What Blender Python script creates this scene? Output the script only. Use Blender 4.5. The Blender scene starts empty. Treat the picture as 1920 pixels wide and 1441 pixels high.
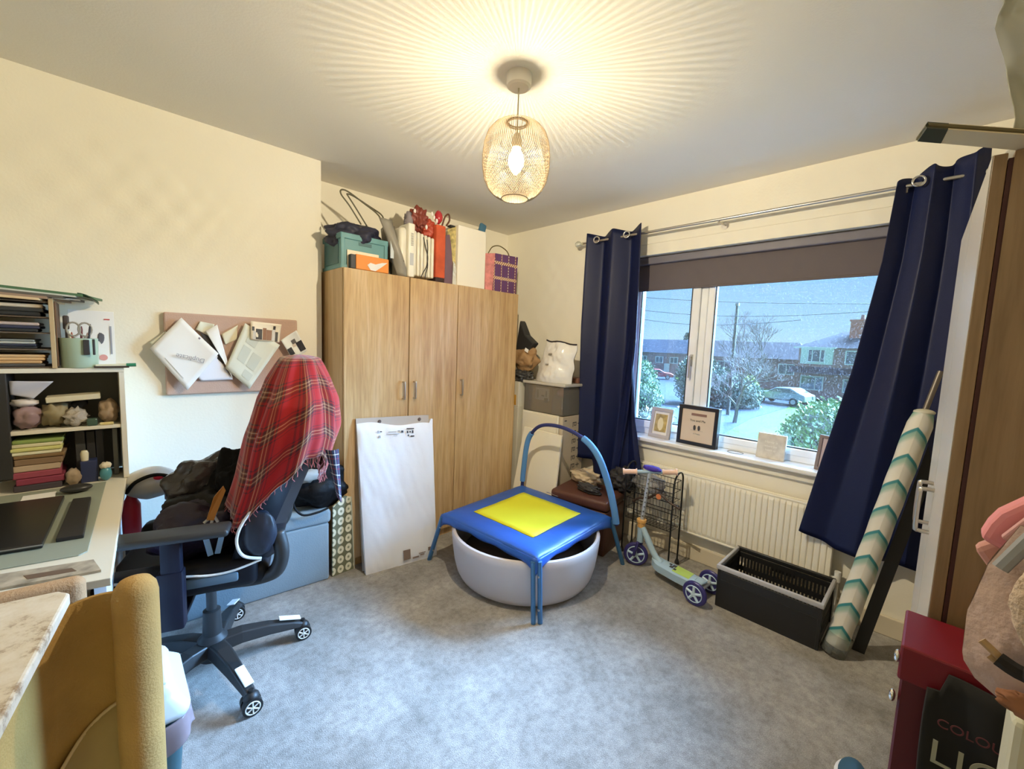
import bpy, bmesh, math, random
from mathutils import Vector, Matrix
random.seed(7)
C = bpy.context.scene.collection
PI = math.pi
# ------------------------------------------------------------------ camera
YAW, PITCH, ROLL, FPX, CAMH = 0.7750, -0.0952, 0.0388, 781.0, 1.378
_f = Vector((math.sin(YAW)*math.cos(PITCH), math.cos(YAW)*math.cos(PITCH), math.sin(PITCH)))
_r = Vector((math.cos(YAW), -math.sin(YAW), 0)); _u = _r.cross(_f)
_R = _r*math.cos(ROLL)+_u*math.sin(ROLL); _U = -_r*math.sin(ROLL)+_u*math.cos(ROLL)
cd = bpy.data.cameras.new('camera'); cam = bpy.data.objects.new('camera', cd); C.objects.link(cam)
cd.sensor_width = 36; cd.lens = FPX/1920*36; cd.clip_start = 0.02; cd.clip_end = 500
m = Matrix((_R, _U, -_f)).transposed().to_4x4(); m.translation = (0, 0, CAMH); cam.matrix_world = m
bpy.context.scene.camera = cam
# ------------------------------------------------------------------ view + sky
sc = bpy.context.scene
sc.view_settings.view_transform = 'Standard'; sc.view_settings.look = 'None'
sc.view_settings.exposure = 0.76; sc.view_settings.gamma = 1.0
W = bpy.data.worlds.new('sky'); sc.world = W; W.use_nodes = True
nt = W.node_tree; nt.nodes.clear()
def wn(t, **k):
    n = nt.nodes.new(t)
    for a, b in k.items(): setattr(n, a, b)
    return n
wo = wn('ShaderNodeOutputWorld'); bg = wn('ShaderNodeBackground'); tc = wn('ShaderNodeTexCoord')
sx = wn('ShaderNodeSeparateXYZ'); cr = wn('ShaderNodeValToRGB')
nt.links.new(tc.outputs['Generated'], sx.inputs[0]); nt.links.new(sx.outputs['Z'], cr.inputs[0])
el = cr.color_ramp.elements                      # dull blue over the roofs, paler higher up
el[0].position = 0.0; el[0].color = (0.34, 0.52, 0.66, 1)
el[1].position = 0.17; el[1].color = (0.19, 0.38, 0.64, 1)
e = el.new(0.06); e.color = (0.26, 0.46, 0.67, 1)
e = el.new(0.34); e.color = (0.27, 0.52, 0.92, 1)
nt.links.new(cr.outputs[0], bg.inputs[0])
# bright sky patch added high to the right, out of view, lighting the room
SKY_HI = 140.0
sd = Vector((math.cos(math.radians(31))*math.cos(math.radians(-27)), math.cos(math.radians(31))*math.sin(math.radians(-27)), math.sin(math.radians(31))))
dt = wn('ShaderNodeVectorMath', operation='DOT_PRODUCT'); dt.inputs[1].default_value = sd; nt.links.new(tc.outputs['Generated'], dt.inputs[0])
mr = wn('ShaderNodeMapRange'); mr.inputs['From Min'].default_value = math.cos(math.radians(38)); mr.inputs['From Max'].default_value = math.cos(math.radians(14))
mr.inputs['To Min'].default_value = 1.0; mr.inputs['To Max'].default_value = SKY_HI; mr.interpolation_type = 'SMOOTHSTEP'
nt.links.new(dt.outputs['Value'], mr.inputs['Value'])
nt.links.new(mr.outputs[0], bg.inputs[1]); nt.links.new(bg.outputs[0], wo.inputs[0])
LAMP_W = 21.5
# ------------------------------------------------------------------ materials
MATS = {}
def P(name, col=(.5,.5,.5), rough=.6, metal=0., spec=.5, noise=0., nscale=8., bump=0., bscale=60., sheen=0., emit=None, alpha=None, trans=None, coat=0.):
    if name in MATS: return MATS[name]
    mt = bpy.data.materials.new(name); mt.use_nodes = True; n = mt.node_tree; b = n.nodes['Principled BSDF']
    b.inputs['Base Color'].default_value = (*col, 1); b.inputs['Roughness'].default_value = rough
    b.inputs['Metallic'].default_value = metal; b.inputs['Specular IOR Level'].default_value = spec
    b.inputs['Sheen Weight'].default_value = sheen; b.inputs['Coat Weight'].default_value = coat
    if emit: b.inputs['Emission Color'].default_value = (*emit[0], 1); b.inputs['Emission Strength'].default_value = emit[1]
    if trans: b.inputs['Transmission Weight'].default_value = trans
    if alpha is not None: b.inputs['Alpha'].default_value = alpha
    if noise or bump:
        t = n.nodes.new('ShaderNodeTexCoord')
    if noise:
        x = n.nodes.new('ShaderNodeTexNoise'); x.inputs['Scale'].default_value = nscale; x.inputs['Detail'].default_value = 5
        r = n.nodes.new('ShaderNodeValToRGB'); r.color_ramp.elements[0].position = .3; r.color_ramp.elements[1].position = .7
        r.color_ramp.elements[0].color = (*[max(0, c*(1-noise)) for c in col], 1); r.color_ramp.elements[1].color = (*[min(1, c*(1+noise*.6)) for c in col], 1)
        n.links.new(t.outputs['Object'], x.inputs['Vector']); n.links.new(x.outputs[0], r.inputs[0]); n.links.new(r.outputs[0], b.inputs['Base Color'])
    if bump:
        y = n.nodes.new('ShaderNodeTexNoise'); y.inputs['Scale'].default_value = bscale; y.inputs['Detail'].default_value = 4
        q = n.nodes.new('ShaderNodeBump'); q.inputs['Strength'].default_value = bump; q.inputs['Distance'].default_value = .01
        n.links.new(t.outputs['Object'], y.inputs['Vector']); n.links.new(y.outputs[0], q.inputs['Height']); n.links.new(q.outputs[0], b.inputs['Normal'])
    MATS[name] = mt; return mt
def wood(name, c1, c2, c3, rough=.42, sc_=(14, 14, .9)):
    if name in MATS: return MATS[name]
    mt = bpy.data.materials.new(name); mt.use_nodes = True; n = mt.node_tree; b = n.nodes['Principled BSDF']
    t = n.nodes.new('ShaderNodeTexCoord'); mp = n.nodes.new('ShaderNodeMapping'); mp.inputs['Scale'].default_value = sc_
    x = n.nodes.new('ShaderNodeTexNoise'); x.inputs['Scale'].default_value = 1.6; x.inputs['Detail'].default_value = 7; x.inputs['Distortion'].default_value = .6
    r = n.nodes.new('ShaderNodeValToRGB'); e = r.color_ramp.elements
    e[0].position = .28; e[0].color = (*c1, 1); e[1].position = .72; e[1].color = (*c3, 1); k = e.new(.5); k.color = (*c2, 1)
    mp2 = n.nodes.new('ShaderNodeMapping'); mp2.inputs['Scale'].default_value = tuple(v*6 for v in sc_)
    y = n.nodes.new('ShaderNodeTexNoise'); y.inputs['Scale'].default_value = 1.5; y.inputs['Detail'].default_value = 3
    mx = n.nodes.new('ShaderNodeMixRGB'); mx.blend_type = 'MULTIPLY'; mx.inputs[0].default_value = .35
    L = n.links.new
    L(t.outputs['Object'], mp.inputs[0]); L(mp.outputs[0], x.inputs['Vector']); L(x.outputs[0], r.inputs[0])
    L(t.outputs['Object'], mp2.inputs[0]); L(mp2.outputs[0], y.inputs['Vector']); L(r.outputs[0], mx.inputs[1]); L(y.outputs[1], mx.inputs[2])
    g = n.nodes.new('ShaderNodeHueSaturation'); g.inputs['Saturation'].default_value = 1.0
    r2 = n.nodes.new('ShaderNodeValToRGB'); r2.color_ramp.elements[0].position = .3; r2.color_ramp.elements[0].color = (.72, .68, .62, 1); r2.color_ramp.elements[1].position = .6; r2.color_ramp.elements[1].color = (1, 1, 1, 1)
    L(y.outputs[0], r2.inputs[0]); L(r2.outputs[0], mx.inputs[2]); mx.inputs[0].default_value = .6
    L(mx.outputs[0], b.inputs['Base Color']); b.inputs['Roughness'].default_value = rough
    MATS[name] = mt; return mt
def glassmat(name, col=(1, 1, 1), refl=.06, rough=0.0, body=0.0, bodycol=(.8, .8, .8)):
    """thin pane: clear transmission with a mirror share by fresnel, plus an optional milky share"""
    if name in MATS: return MATS[name]
    mt = bpy.data.materials.new(name); mt.use_nodes = True; n = mt.node_tree; n.nodes.clear(); L = n.links.new
    o = n.nodes.new('ShaderNodeOutputMaterial'); tr = n.nodes.new('ShaderNodeBsdfTransparent'); tr.inputs[0].default_value = (*col, 1)
    gl = n.nodes.new('ShaderNodeBsdfGlossy'); gl.inputs['Roughness'].default_value = rough
    fr = n.nodes.new('ShaderNodeFresnel'); fr.inputs[0].default_value = 1.45; mx = n.nodes.new('ShaderNodeMixShader')
    L(fr.outputs[0], mx.inputs[0]); L(tr.outputs[0], mx.inputs[1]); L(gl.outputs[0], mx.inputs[2]); last = mx
    if body:
        df = n.nodes.new('ShaderNodeBsdfDiffuse'); df.inputs[0].default_value = (*bodycol, 1); m2 = n.nodes.new('ShaderNodeMixShader'); m2.inputs[0].default_value = body
        L(mx.outputs[0], m2.inputs[1]); L(df.outputs[0], m2.inputs[2]); last = m2
    L(last.outputs[0], o.inputs[0]); MATS[name] = mt; return mt
def ramp_mat(name, build, rough=.8, sheen=0.):
    """material whose base colour comes from build(nodes, links) -> colour socket"""
    if name in MATS: return MATS[name]
    mt = bpy.data.materials.new(name); mt.use_nodes = True; n = mt.node_tree; b = n.nodes['Principled BSDF']
    n.links.new(build(n), b.inputs['Base Color']); b.inputs['Roughness'].default_value = rough; b.inputs['Sheen Weight'].default_value = sheen
    MATS[name] = mt; return mt
def rep(n, sock, k):
    a = n.nodes.new('ShaderNodeMath'); a.operation = 'MULTIPLY'; a.inputs[1].default_value = k; n.links.new(sock, a.inputs[0])
    f = n.nodes.new('ShaderNodeMath'); f.operation = 'FRACT'; n.links.new(a.outputs[0], f.inputs[0]); return f.outputs[0]
def stops(n, sock, lst, interp='CONSTANT'):
    r = n.nodes.new('ShaderNodeValToRGB'); r.color_ramp.interpolation = interp; e = r.color_ramp.elements
    e[0].position = lst[0][0]; e[0].color = (*lst[0][1], 1); e[1].position = lst[1][0]; e[1].color = (*lst[1][1], 1)
    for p, c in lst[2:]: k = e.new(p); k.color = (*c, 1)
    n.links.new(sock, r.inputs[0]); return r.outputs[0]
# ------------------------------------------------------------------ mesh kit
class MB:
    def __init__(s): s.b = bmesh.new(); s.uv = None
    def box(s, c, d, rz=0, rot=None, M=None):
        r = bmesh.ops.create_cube(s.b, size=1); v = r['verts']
        T = Matrix.Translation(c) @ (rot if rot is not None else Matrix.Rotation(rz, 4, 'Z')) @ Matrix.Diagonal((*d, 1))
        bmesh.ops.transform(s.b, matrix=T, verts=v); return s
    def rb(s, lo, hi, r=.01, seg=2, rot=None, piv=None):
        """bevelled box between two corners"""
        lo = Vector(lo); hi = Vector(hi); q = bmesh.ops.create_cube(s.b, size=1); v = q['verts']
        bmesh.ops.transform(s.b, matrix=Matrix.Translation((lo+hi)/2) @ Matrix.Diagonal((*(hi-lo), 1)), verts=v)
        ed = list({e for x in v for e in x.link_edges}); r = min(r, .45*min(abs(a) for a in (hi-lo)))
        g = bmesh.ops.bevel(s.b, geom=ed, offset=r, segments=seg, profile=.5, affect='EDGES')
        if rot is not None:
            vs = list({x for f in g['faces'] for x in f.verts} | {x for x in v if x.is_valid})
            pv = Vector(piv) if piv else (lo+hi)/2
            bmesh.ops.transform(s.b, matrix=Matrix.Translation(pv) @ rot @ Matrix.Translation(-pv), verts=vs)
        return s
    def tube(s, pts, r, n=8, cap=True, closed=False):
        pts = [Vector(p) for p in pts]; k = len(pts); rr = r if isinstance(r, (list, tuple)) else [r]*k; rings = []
        up = None
        for i, p in enumerate(pts):
            a = pts[(i-1) % k] if (i or closed) else p; c = pts[(i+1) % k] if (i < k-1 or closed) else p
            t = (c-a).normalized()
            if up is None: up = t.orthogonal().normalized()
            up = (up - t*up.dot(t));
            up = up.normalized() if up.length > 1e-6 else t.orthogonal().normalized()
            w = t.cross(up); rings.append([s.b.verts.new(p+(up*math.cos(2*PI*j/n)+w*math.sin(2*PI*j/n))*rr[i]) for j in range(n)])
        for i in range(k if closed else k-1):
            A, B = rings[i], rings[(i+1) % k]
            for j in range(n): s.b.faces.new((A[j], A[(j+1) % n], B[(j+1) % n], B[j]))
        if cap and not closed: s.b.faces.new(rings[0][::-1]); s.b.faces.new(rings[-1])
        return s
    def cyl(s, a, b, r, r2=None, n=20): return s.tube([a, b], [r, r if r2 is None else r2], n)
    def lathe(s, c, prof, n=32, M=None, cap=True):
        """prof = [(radius, height)], turned round the z axis at c (M = extra matrix)"""
        M = M or Matrix.Identity(4); c = Vector(c); rings = []
        for (r, z) in prof:
            rings.append([s.b.verts.new(c + (M @ Vector((r*math.cos(2*PI*j/n), r*math.sin(2*PI*j/n), z)))) for j in range(n)])
        for A, B in zip(rings, rings[1:]):
            for j in range(n): s.b.faces.new((A[j], A[(j+1) % n], B[(j+1) % n], B[j]))
        if cap:
            if prof[0][0] > 1e-5: s.b.faces.new(rings[0][::-1])
            if prof[-1][0] > 1e-5: s.b.faces.new(rings[-1])
        return s
    def grid(s, f, nu, nv, closeu=False, uvf=True):
        """surface f(u,v)->xyz with a uv map"""
        if s.uv is None: s.uv = s.b.loops.layers.uv.new('UVMap')
        V = [[s.b.verts.new(Vector(f(i/nu, j/nv))) for j in range(nv+1)] for i in range(nu if closeu else nu+1)]
        for i in range(nu):
            for j in range(nv):
                a, b = V[i][j], V[(i+1) % len(V)][j]; c, d = V[(i+1) % len(V)][j+1], V[i][j+1]
                fc = s.b.faces.new((a, b, c, d))
                for lp, q in zip(fc.loops, ((i, j), (i+1, j), (i+1, j+1), (i, j+1))): lp[s.uv].uv = (q[0]/nu, q[1]/nv)
        return s
    def poly(s, pts, ext):
        """flat outline given thickness by the vector ext"""
        ext = Vector(ext); a = [s.b.verts.new(Vector(p)) for p in pts]; b = [s.b.verts.new(Vector(p)+ext) for p in pts]; n = len(a)
        s.b.faces.new(a[::-1]); s.b.faces.new(b)
        for i in range(n): s.b.faces.new((a[i], a[(i+1) % n], b[(i+1) % n], b[i]))
        return s
    def blob(s, c, rad, n=3, amp=.0, seed=0, fr=3., M=None):
        if n == 4 and amp >= .2: n = 5
        r = bmesh.ops.create_icosphere(s.b, subdivisions=n, radius=1)
        from mathutils import noise as NZ
        off = Vector((seed*3.1, seed*1.7, seed*.9))
        for v in r['verts']:
            p = v.co.copy(); k = 1+amp*NZ.noise(p*fr+off)+(amp*.30*(.5-abs(NZ.noise(p*fr*2.6+off)+.6*NZ.noise(p*fr*5+off))) if n == 5 else 0); q = Vector((p.x*rad[0]*k, p.y*rad[1]*k, p.z*rad[2]*k))
            if M: q = M @ q
            v.co = Vector(c)+q
        return s
PM = {}
def wmat(o): return PM.get(o.name, Matrix.Identity(4))
def tag(o, label=None, cat=None, group=None, kind=None):
    if label: o['label'] = label
    if cat: o['category'] = cat
    if group: o['group'] = group
    if kind: o['kind'] = kind
    return o
def thing(name, label, cat, loc=(0, 0, 0), rz=0, group=None):
    o = bpy.data.objects.new(name, None); o.empty_display_size = .1; C.objects.link(o); o.location = loc; o.rotation_euler = (0, 0, rz)
    PM[o.name] = Matrix.Translation(loc) @ Matrix.Rotation(rz, 4, 'Z'); return tag(o, label, cat, group)
def obj(name, mb, mat, parent=None, local=False, smooth=False, label=None, solid=0., sub=0, bev=0.):
    """link a mesh; coordinates are world metres unless local"""
    bm = mb.b; bmesh.ops.recalc_face_normals(bm, faces=bm.faces) if not (mb.uv and solid) else None
    me = bpy.data.meshes.new(name); bm.to_mesh(me); bm.free()
    if mat: me.materials.append(mat)
    o = bpy.data.objects.new(name, me); C.objects.link(o)
    if parent is not None:
        o.parent = parent; PM[o.name] = wmat(parent)
        if not local: me.transform(wmat(parent).inverted())
    else:
        cs = [v.co for v in me.vertices]
        L = Vector(((min(c.x for c in cs)+max(c.x for c in cs))/2, (min(c.y for c in cs)+max(c.y for c in cs))/2, min(c.z for c in cs)))
        me.transform(Matrix.Translation(-L)); o.location = L; PM[o.name] = Matrix.Translation(L)
    if smooth:
        for p in me.polygons: p.use_smooth = True
        if smooth == 'auto':
            try: me.set_sharp_from_angle(angle=math.radians(35))
            except Exception: pass
    if sub: q = o.modifiers.new('sub', 'SUBSURF'); q.levels = sub; q.render_levels = sub
    if solid: q = o.modifiers.new('solid', 'SOLIDIFY'); q.thickness = solid; q.offset = 0
    if bev: q = o.modifiers.new('bev', 'BEVEL'); q.width = bev; q.segments = 2; q.limit_method = 'ANGLE'
    if label: o['label'] = label
    return o
def one(name, mb, mat, label, cat, group=None, **k): return tag(obj(name, mb, mat, **k), label, cat, group)
def st(name, mb, mat, **k): return tag(obj(name, mb, mat, **k), kind='structure')
def sp(pts, n=8, closed=False):
    """catmull-rom through points"""
    P_ = [Vector(p) for p in pts]; out = []; k = len(P_)
    for i in range(k if closed else k-1):
        a, b, c, d = (P_[(i-1) % k] if (i or closed) else P_[0]), P_[i], P_[(i+1) % k], (P_[(i+2) % k] if (i+2 < k or closed) else P_[-1])
        for j in range(n):
            t = j/n; out.append(.5*((2*b)+(c-a)*t+(2*a-5*b+4*c-d)*t*t+(3*b-3*c+d-a)*t**3))
    if not closed: out.append(P_[-1])
    return out
def text(name, s, size, M, mat, parent, ext=.0004, label=None, align='CENTER'):
    cu = bpy.data.curves.new(name, 'FONT'); cu.body = s; cu.size = size; cu.align_x = align; cu.align_y = 'CENTER'; cu.extrude = ext
    t = bpy.data.objects.new(name, cu); C.objects.link(t)
    me = bpy.data.meshes.new_from_object(t); bpy.data.objects.remove(t); bpy.data.curves.remove(cu)
    me.materials.clear(); me.materials.append(mat); me.transform(M); me.transform(wmat(parent).inverted())
    o = bpy.data.objects.new(name, me); C.objects.link(o); o.parent = parent; PM[o.name] = wmat(parent); return o
def frameM(o, x, y):
    """matrix mapping local xy to world axes x,y at o"""
    x = Vector(x).normalized(); y = Vector(y).normalized(); z = x.cross(y); return Matrix.Translation(o) @ Matrix((x, y, z)).transposed().to_4x4()
def lerp(a, b, t): return a+(b-a)*t
def pl(tbl, t):
    """piecewise linear lookup"""
    if t <= tbl[0][0]: return tbl[0][1]
    for (a, x), (b, y) in zip(tbl, tbl[1:]):
        if t <= b: return x+(y-x)*(t-a)/(b-a)
    return tbl[-1][1]
def rnd(a, b): return random.uniform(a, b)
# ------------------------------------------------------------------ room
XR, YB, YC, ZC, XC = 2.76, 2.95, 2.63, 2.40, 0.945
XL, YF = -1.5, -0.66
wall_m = P('cream wall paint', (.81, .77, .65), .85, noise=.03, nscale=2, bump=.08, bscale=90)
ceil_m = P('white ceiling paint', (.74, .71, .64), .9, noise=.03, nscale=1.5, bump=.08, bscale=120)
white_pvc = P('white plastic frame', (.80, .82, .84), .3)
gloss_w = P('white gloss paint', (.80, .80, .78), .35)
def carpet(n):
    t = n.nodes.new('ShaderNodeTexCoord'); a = n.nodes.new('ShaderNodeTexNoise'); a.inputs['Scale'].default_value = 4.5; a.inputs['Detail'].default_value = 8; a.inputs['Roughness'].default_value = .65
    b = n.nodes.new('ShaderNodeTexNoise'); b.inputs['Scale'].default_value = 260; b.inputs['Detail'].default_value = 2
    c = n.nodes.new('ShaderNodeTexNoise'); c.inputs['Scale'].default_value = 30; c.inputs['Detail'].default_value = 6; c.inputs['Roughness'].default_value = .7
    for q in (a, b, c): n.links.new(t.outputs['Object'], q.inputs['Vector'])
    r = stops(n, a.outputs[0], [(.3, (.25, .23, .20)), (.5, (.37, .345, .31)), (.68, (.47, .44, .40))], 'LINEAR')
    r2 = stops(n, c.outputs[0], [(.35, (.55, .55, .54)), (.58, (1, 1, 1))], 'LINEAR')
    r3 = stops(n, b.outputs[0], [(.3, (.60, .60, .60)), (.7, (1, 1, 1))], 'LINEAR')
    m1 = n.nodes.new('ShaderNodeMixRGB'); m1.blend_type = 'MULTIPLY'; m1.inputs[0].default_value = .7; n.links.new(r, m1.inputs[1]); n.links.new(r2, m1.inputs[2])
    m2 = n.nodes.new('ShaderNodeMixRGB'); m2.blend_type = 'MULTIPLY'; m2.inputs[0].default_value = .8; n.links.new(m1.outputs[0], m2.inputs[1]); n.links.new(r3, m2.inputs[2])
    bp = n.nodes.new('ShaderNodeBump'); bp.inputs['Strength'].default_value = .35; bp.inputs['Distance'].default_value = .01
    n.links.new(b.outputs[0], bp.inputs['Height']); n.links.new(bp.outputs[0], n.nodes['Principled BSDF'].inputs['Normal'])
    return m2.outputs[0]
carpet_m = ramp_mat('grey beige carpet', carpet, .95, .2)
st('floor', MB().box(((XL+XR)/2, (YF+YB)/2, -.05), (XR-XL, YB-YF, .1)), carpet_m)
st('ceiling', MB().box(((XL+XR)/2, (YF+YB)/2, ZC+.05), (XR-XL+.3, YB-YF+.3, .1)), ceil_m)
st('wall_back', MB().box(((XC+XR+.2)/2, YB+.06, ZC/2), (XR-XC+.2, .12, ZC)), wall_m)
st('wall_chimney_breast', MB().box(((XL+XC)/2, (YC+YB+.12)/2, ZC/2), (XC-XL, YB+.12-YC, ZC)), wall_m)
st('wall_left', MB().box((XL-.06, (YF+YC)/2, ZC/2), (.12, YC-YF, ZC)), wall_m)
st('wall_front', MB().box(((XL+XR)/2, YF-.06, ZC/2), (XR-XL+.2, .12, ZC)), wall_m)
WY0, WY1, WZ0, WZ1 = 0.10, 1.66, 0.76, 2.04       # window opening
WT = .30
w = MB()
w.box((XR+WT/2, (WY1+YB)/2, ZC/2), (WT, YB-WY1, ZC)); w.box((XR+WT/2, (YF+WY0)/2, ZC/2), (WT, WY0-YF, ZC))
w.box((XR+WT/2, (WY0+WY1)/2, WZ0/2-.02), (WT, WY1-WY0, WZ0-.04)); w.box((XR+WT/2, (WY0+WY1)/2, (WZ1+ZC)/2), (WT, WY1-WY0, ZC-WZ1))
st('wall_right', w, wall_m)
st('trim_1', MB().rb((XR-.004, WY0-.2, WZ1+.075), (XR+.002, WY1+.15, WZ1+.079), .001), wall_m)   # ridge of the lintel plaster
st('trim_2', MB().rb((XR-.055, WY0-.06, WZ0-.028), (XR+.13, WY1+.02, WZ0), .008, 3), gloss_w)     # window sill
st('trim_3', MB().rb((XR-.02, WY0-.04, WZ0-.075), (XR+.001, WY1+.01, WZ0-.028), .004), wall_m)
sk = P('painted skirting', (.62, .55, .42), .6)
st('baseboard_right', MB().rb((XR-.018, YF, 0), (XR, YB, .10), .005), sk)
st('baseboard_back', MB().rb((XC, YB-.018, 0), (XR, YB, .10), .005), sk)
st('baseboard_left', MB().rb((XL, YC-.018, 0), (XC, YC, .10), .005), sk)
# window_1: plastic frame, two casements, gaskets, panes, handle
FX = 2.86
win = tag(obj('window_1', (lambda b: (b.rb((FX, WY0-.0, WZ0), (FX+.07, WY1, WZ0+.055), .006), b.rb((FX, WY0, WZ1-.055), (FX+.07, WY1, WZ1), .006),
    b.rb((FX-.001, WY0+.001, WZ0+.001), (FX+.069, WY0+.055, WZ1-.001), .006), b.rb((FX-.001, WY1-.04, WZ0+.001), (FX+.069, WY1-.001, WZ1-.001), .006), b.rb((FX-.001, 1.105, WZ0+.001), (FX+.069, 1.15, WZ1-.001), .006))[0])(MB()), white_pvc), kind='structure')
gask = P('black rubber seal', (.012, .014, .014), .6); pane_m = glassmat('window glass', (.97, .985, .985), body=.1, bodycol=(.42, .46, .52))
_n = pane_m.node_tree; _x = [q for q in _n.nodes if q.type == 'MIX_SHADER'][-1]       # fine rain drops, and a milky share painting the outdoor haze into the glass
_t = _n.nodes.new('ShaderNodeTexCoord'); _v = _n.nodes.new('ShaderNodeTexNoise'); _v.inputs['Scale'].default_value = 150; _v.inputs['Detail'].default_value = 2
_r = _n.nodes.new('ShaderNodeMapRange'); _r.inputs['From Min'].default_value = .52; _r.inputs['From Max'].default_value = .72; _r.inputs['To Min'].default_value = .025; _r.inputs['To Max'].default_value = .26
_n.links.new(_t.outputs['Object'], _v.inputs['Vector']); _n.links.new(_v.outputs[0], _r.inputs['Value']); _n.links.new(_r.outputs[0], _x.inputs[0])
def casement(y0, y1, z0, z1, x, wf, parent):
    b = MB()
    b.rb((x, y0, z0), (x+.05, y1, z0+wf), .007); b.rb((x, y0, z1-wf), (x+.05, y1, z1), .007); b.rb((x-.001, y0+.001, z0+.001), (x+.049, y0+wf, z1-.001), .007); b.rb((x-.001, y1-wf, z0+.001), (x+.049, y1-.001, z1-.001), .007)
    s = obj('casement', b, white_pvc, parent)
    g = MB(); a0, a1, c0, c1 = y0+wf, y1-wf, z0+wf, z1-wf; t = .007
    g.box((x+.02, (a0+a1)/2, c0+t/2), (.03, a1-a0, t)); g.box((x+.02, (a0+a1)/2, c1-t/2), (.03, a1-a0, t)); g.box((x+.02, a0+t/2, (c0+c1)/2), (.03, t, c1-c0)); g.box((x+.02, a1-t/2, (c0+c1)/2), (.03, t, c1-c0))
    obj('gasket', g, gask, s); obj('pane', MB().box((x+.02, (a0+a1)/2, (c0+c1)/2), (.004, a1-a0, c1-c0)), pane_m, s); return s
casement(.145, 1.105, WZ0+.035, WZ1-.03, FX-.004, .045, win)
c2 = casement(1.15, 1.635, WZ0+.045, WZ1-.03, FX-.012, .055, win)
h = MB(); h.rb((FX-.022, 1.168, 1.28), (FX-.010, 1.188, 1.36), .004); h.rb((FX-.046, 1.172, 1.20), (FX-.034, 1.185, 1.35), .004); h.cyl((FX-.04, 1.178, 1.33), (FX-.01, 1.178, 1.33), .006)
obj('handle', h, P('satin metal', (.55, .55, .54), .3, 1), c2)
# ------------------------------------------------------------------ outside the window
GZ = -2.8
grass = P('wet lawn', (.055, .10, .008), .95, spec=.1, noise=.35, nscale=3, bump=.5, bscale=20)
road_m = P('wet tarmac', (.034, .042, .055), .9, spec=.1, noise=.25, nscale=.6)
brick = P('red brick', (.34, .19, .16), .9, noise=.25, nscale=3)
roof_m = P('weathered roof tiles', (.060, .048, .050), .9, spec=.1, noise=.3, nscale=4, bump=.5, bscale=14)
wh_o = P('white render', (.62, .66, .62), .7); gl_o = P('dark window glass', (.10, .12, .14), .1)
st('ground_garden', MB().box((50, 15, GZ-.25), (94, 120, .5)), grass)
rd = MB().poly([(3.2, 3.0, GZ), (20, 7.2, GZ), (30, 8.25, GZ), (39, 8.2, GZ), (47, 9.2, GZ), (52, 20, GZ), (62, 28, GZ), (80, 36, GZ), (80, 46, GZ), (58, 32, GZ), (36, 17.5, GZ), (24, 12.6, GZ), (3.2, 8, GZ)], (0, 0, .03))
st('ground_road', rd, road_m)
st('ground_kerb', MB().tube([(30, 13.2, GZ+.05), (40, 13.1, GZ+.05), (48, 15.2, GZ+.05), (53, 19.6, GZ+.05), (60, 24, GZ+.05)], .09, 6), P('concrete kerb', (.4, .4, .38), .8))
def win_part(par, x, y0, y1, z0, z1, mull=()):
    f = MB(); t = .09
    f.box((x, (y0+y1)/2, z0), (.12, y1-y0+t, t)); f.box((x, (y0+y1)/2, z1), (.12, y1-y0+t, t)); f.box((x, y0, (z0+z1)/2), (.12, t, z1-z0)); f.box((x, y1, (z0+z1)/2), (.12, t, z1-z0))
    for q in mull: f.box((x, q, (z0+z1)/2), (.12, t*.8, z1-z0))
    w_ = obj('window', f, wh_o, par); obj('pane', MB().box((x+.03, (y0+y1)/2, (z0+z1)/2), (.04, y1-y0, z1-z0)), gl_o, w_)
# brick house opposite with hipped roof, chimney, white dormer panel
HX = 50
h1 = thing('brick_house', 'brick semi-detached house with brown hipped roof and orange chimney, seen across the road', 'house', (HX+4, 5, GZ))
obj('wall', MB().box((HX+4, 3.2, (GZ+2.3)/2), (8, 13.6, 2.3-GZ)), brick, h1)
rf = MB(); rf.b
y0, y1, xe, ze, zr = -4, 10.3, HX-.35, 2.25, 4.05
A = [rf.b.verts.new(p) for p in ((xe, y0, ze), (xe, y1, ze), (xe+8.7, y1, ze), (xe+8.7, y0, ze), (xe+4.2, y0+1, zr), (xe+4.2, y1-3.4, zr))]
for q in ((0, 4, 5, 1), (1, 5, 2), (2, 5, 4, 3), (3, 4, 0), (0, 1, 2, 3)): rf.b.faces.new([A[i] for i in q])
obj('roof', rf, roof_m, h1)
ch = MB().box((HX+2.6, 5.75, 3.9), (1.1, 1.35, 2.2)); ch.box((HX+2.6, 5.75, 5.0), (1.3, 1.55, .15))
co = obj('chimney', ch, P('orange brick', (.50, .17, .09), .9, noise=.2, nscale=5), h1)
obj('chimney_pot', MB().cyl((HX+2.6, 5.6, 5.05), (HX+2.6, 5.6, 5.55), .18, .14, 12), P('clay pot', (.2, .14, .12), .8), co)
ant = MB().tube([(HX+1.7, 4.9, 4.1), (HX+1.7, 4.9, 5.3)], .03, 5); ant.tube([(HX+1.7, 4.5, 5.25), (HX+1.7, 5.2, 5.25)], .02, 5); ant.tube([(HX+1.7, 4.6, 5.05), (HX+1.7, 5.1, 5.05)], .02, 5)
obj('aerial', ant, P('grey metal aerial', (.2, .2, .2), .5, 1), h1)
obj('white_panel', MB().box((HX-.06, 8.5, 1.45), (.14, 2.6, 1.65)), P('pale green cladding', (.55, .64, .55), .7), h1)
win_part(h1, HX-.16, 7.85, 9.2, .85, 2.05, (8.2, 8.85)); win_part(h1, HX-.1, 3.9, 6.25, .75, 2.0, (5.3,))
win_part(h1, HX-.1, 7.8, 9.6, -1.9, -.6, (8.4,)); win_part(h1, HX-.1, 4.0, 6.2, -1.9, -.7, (5.1,))
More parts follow.
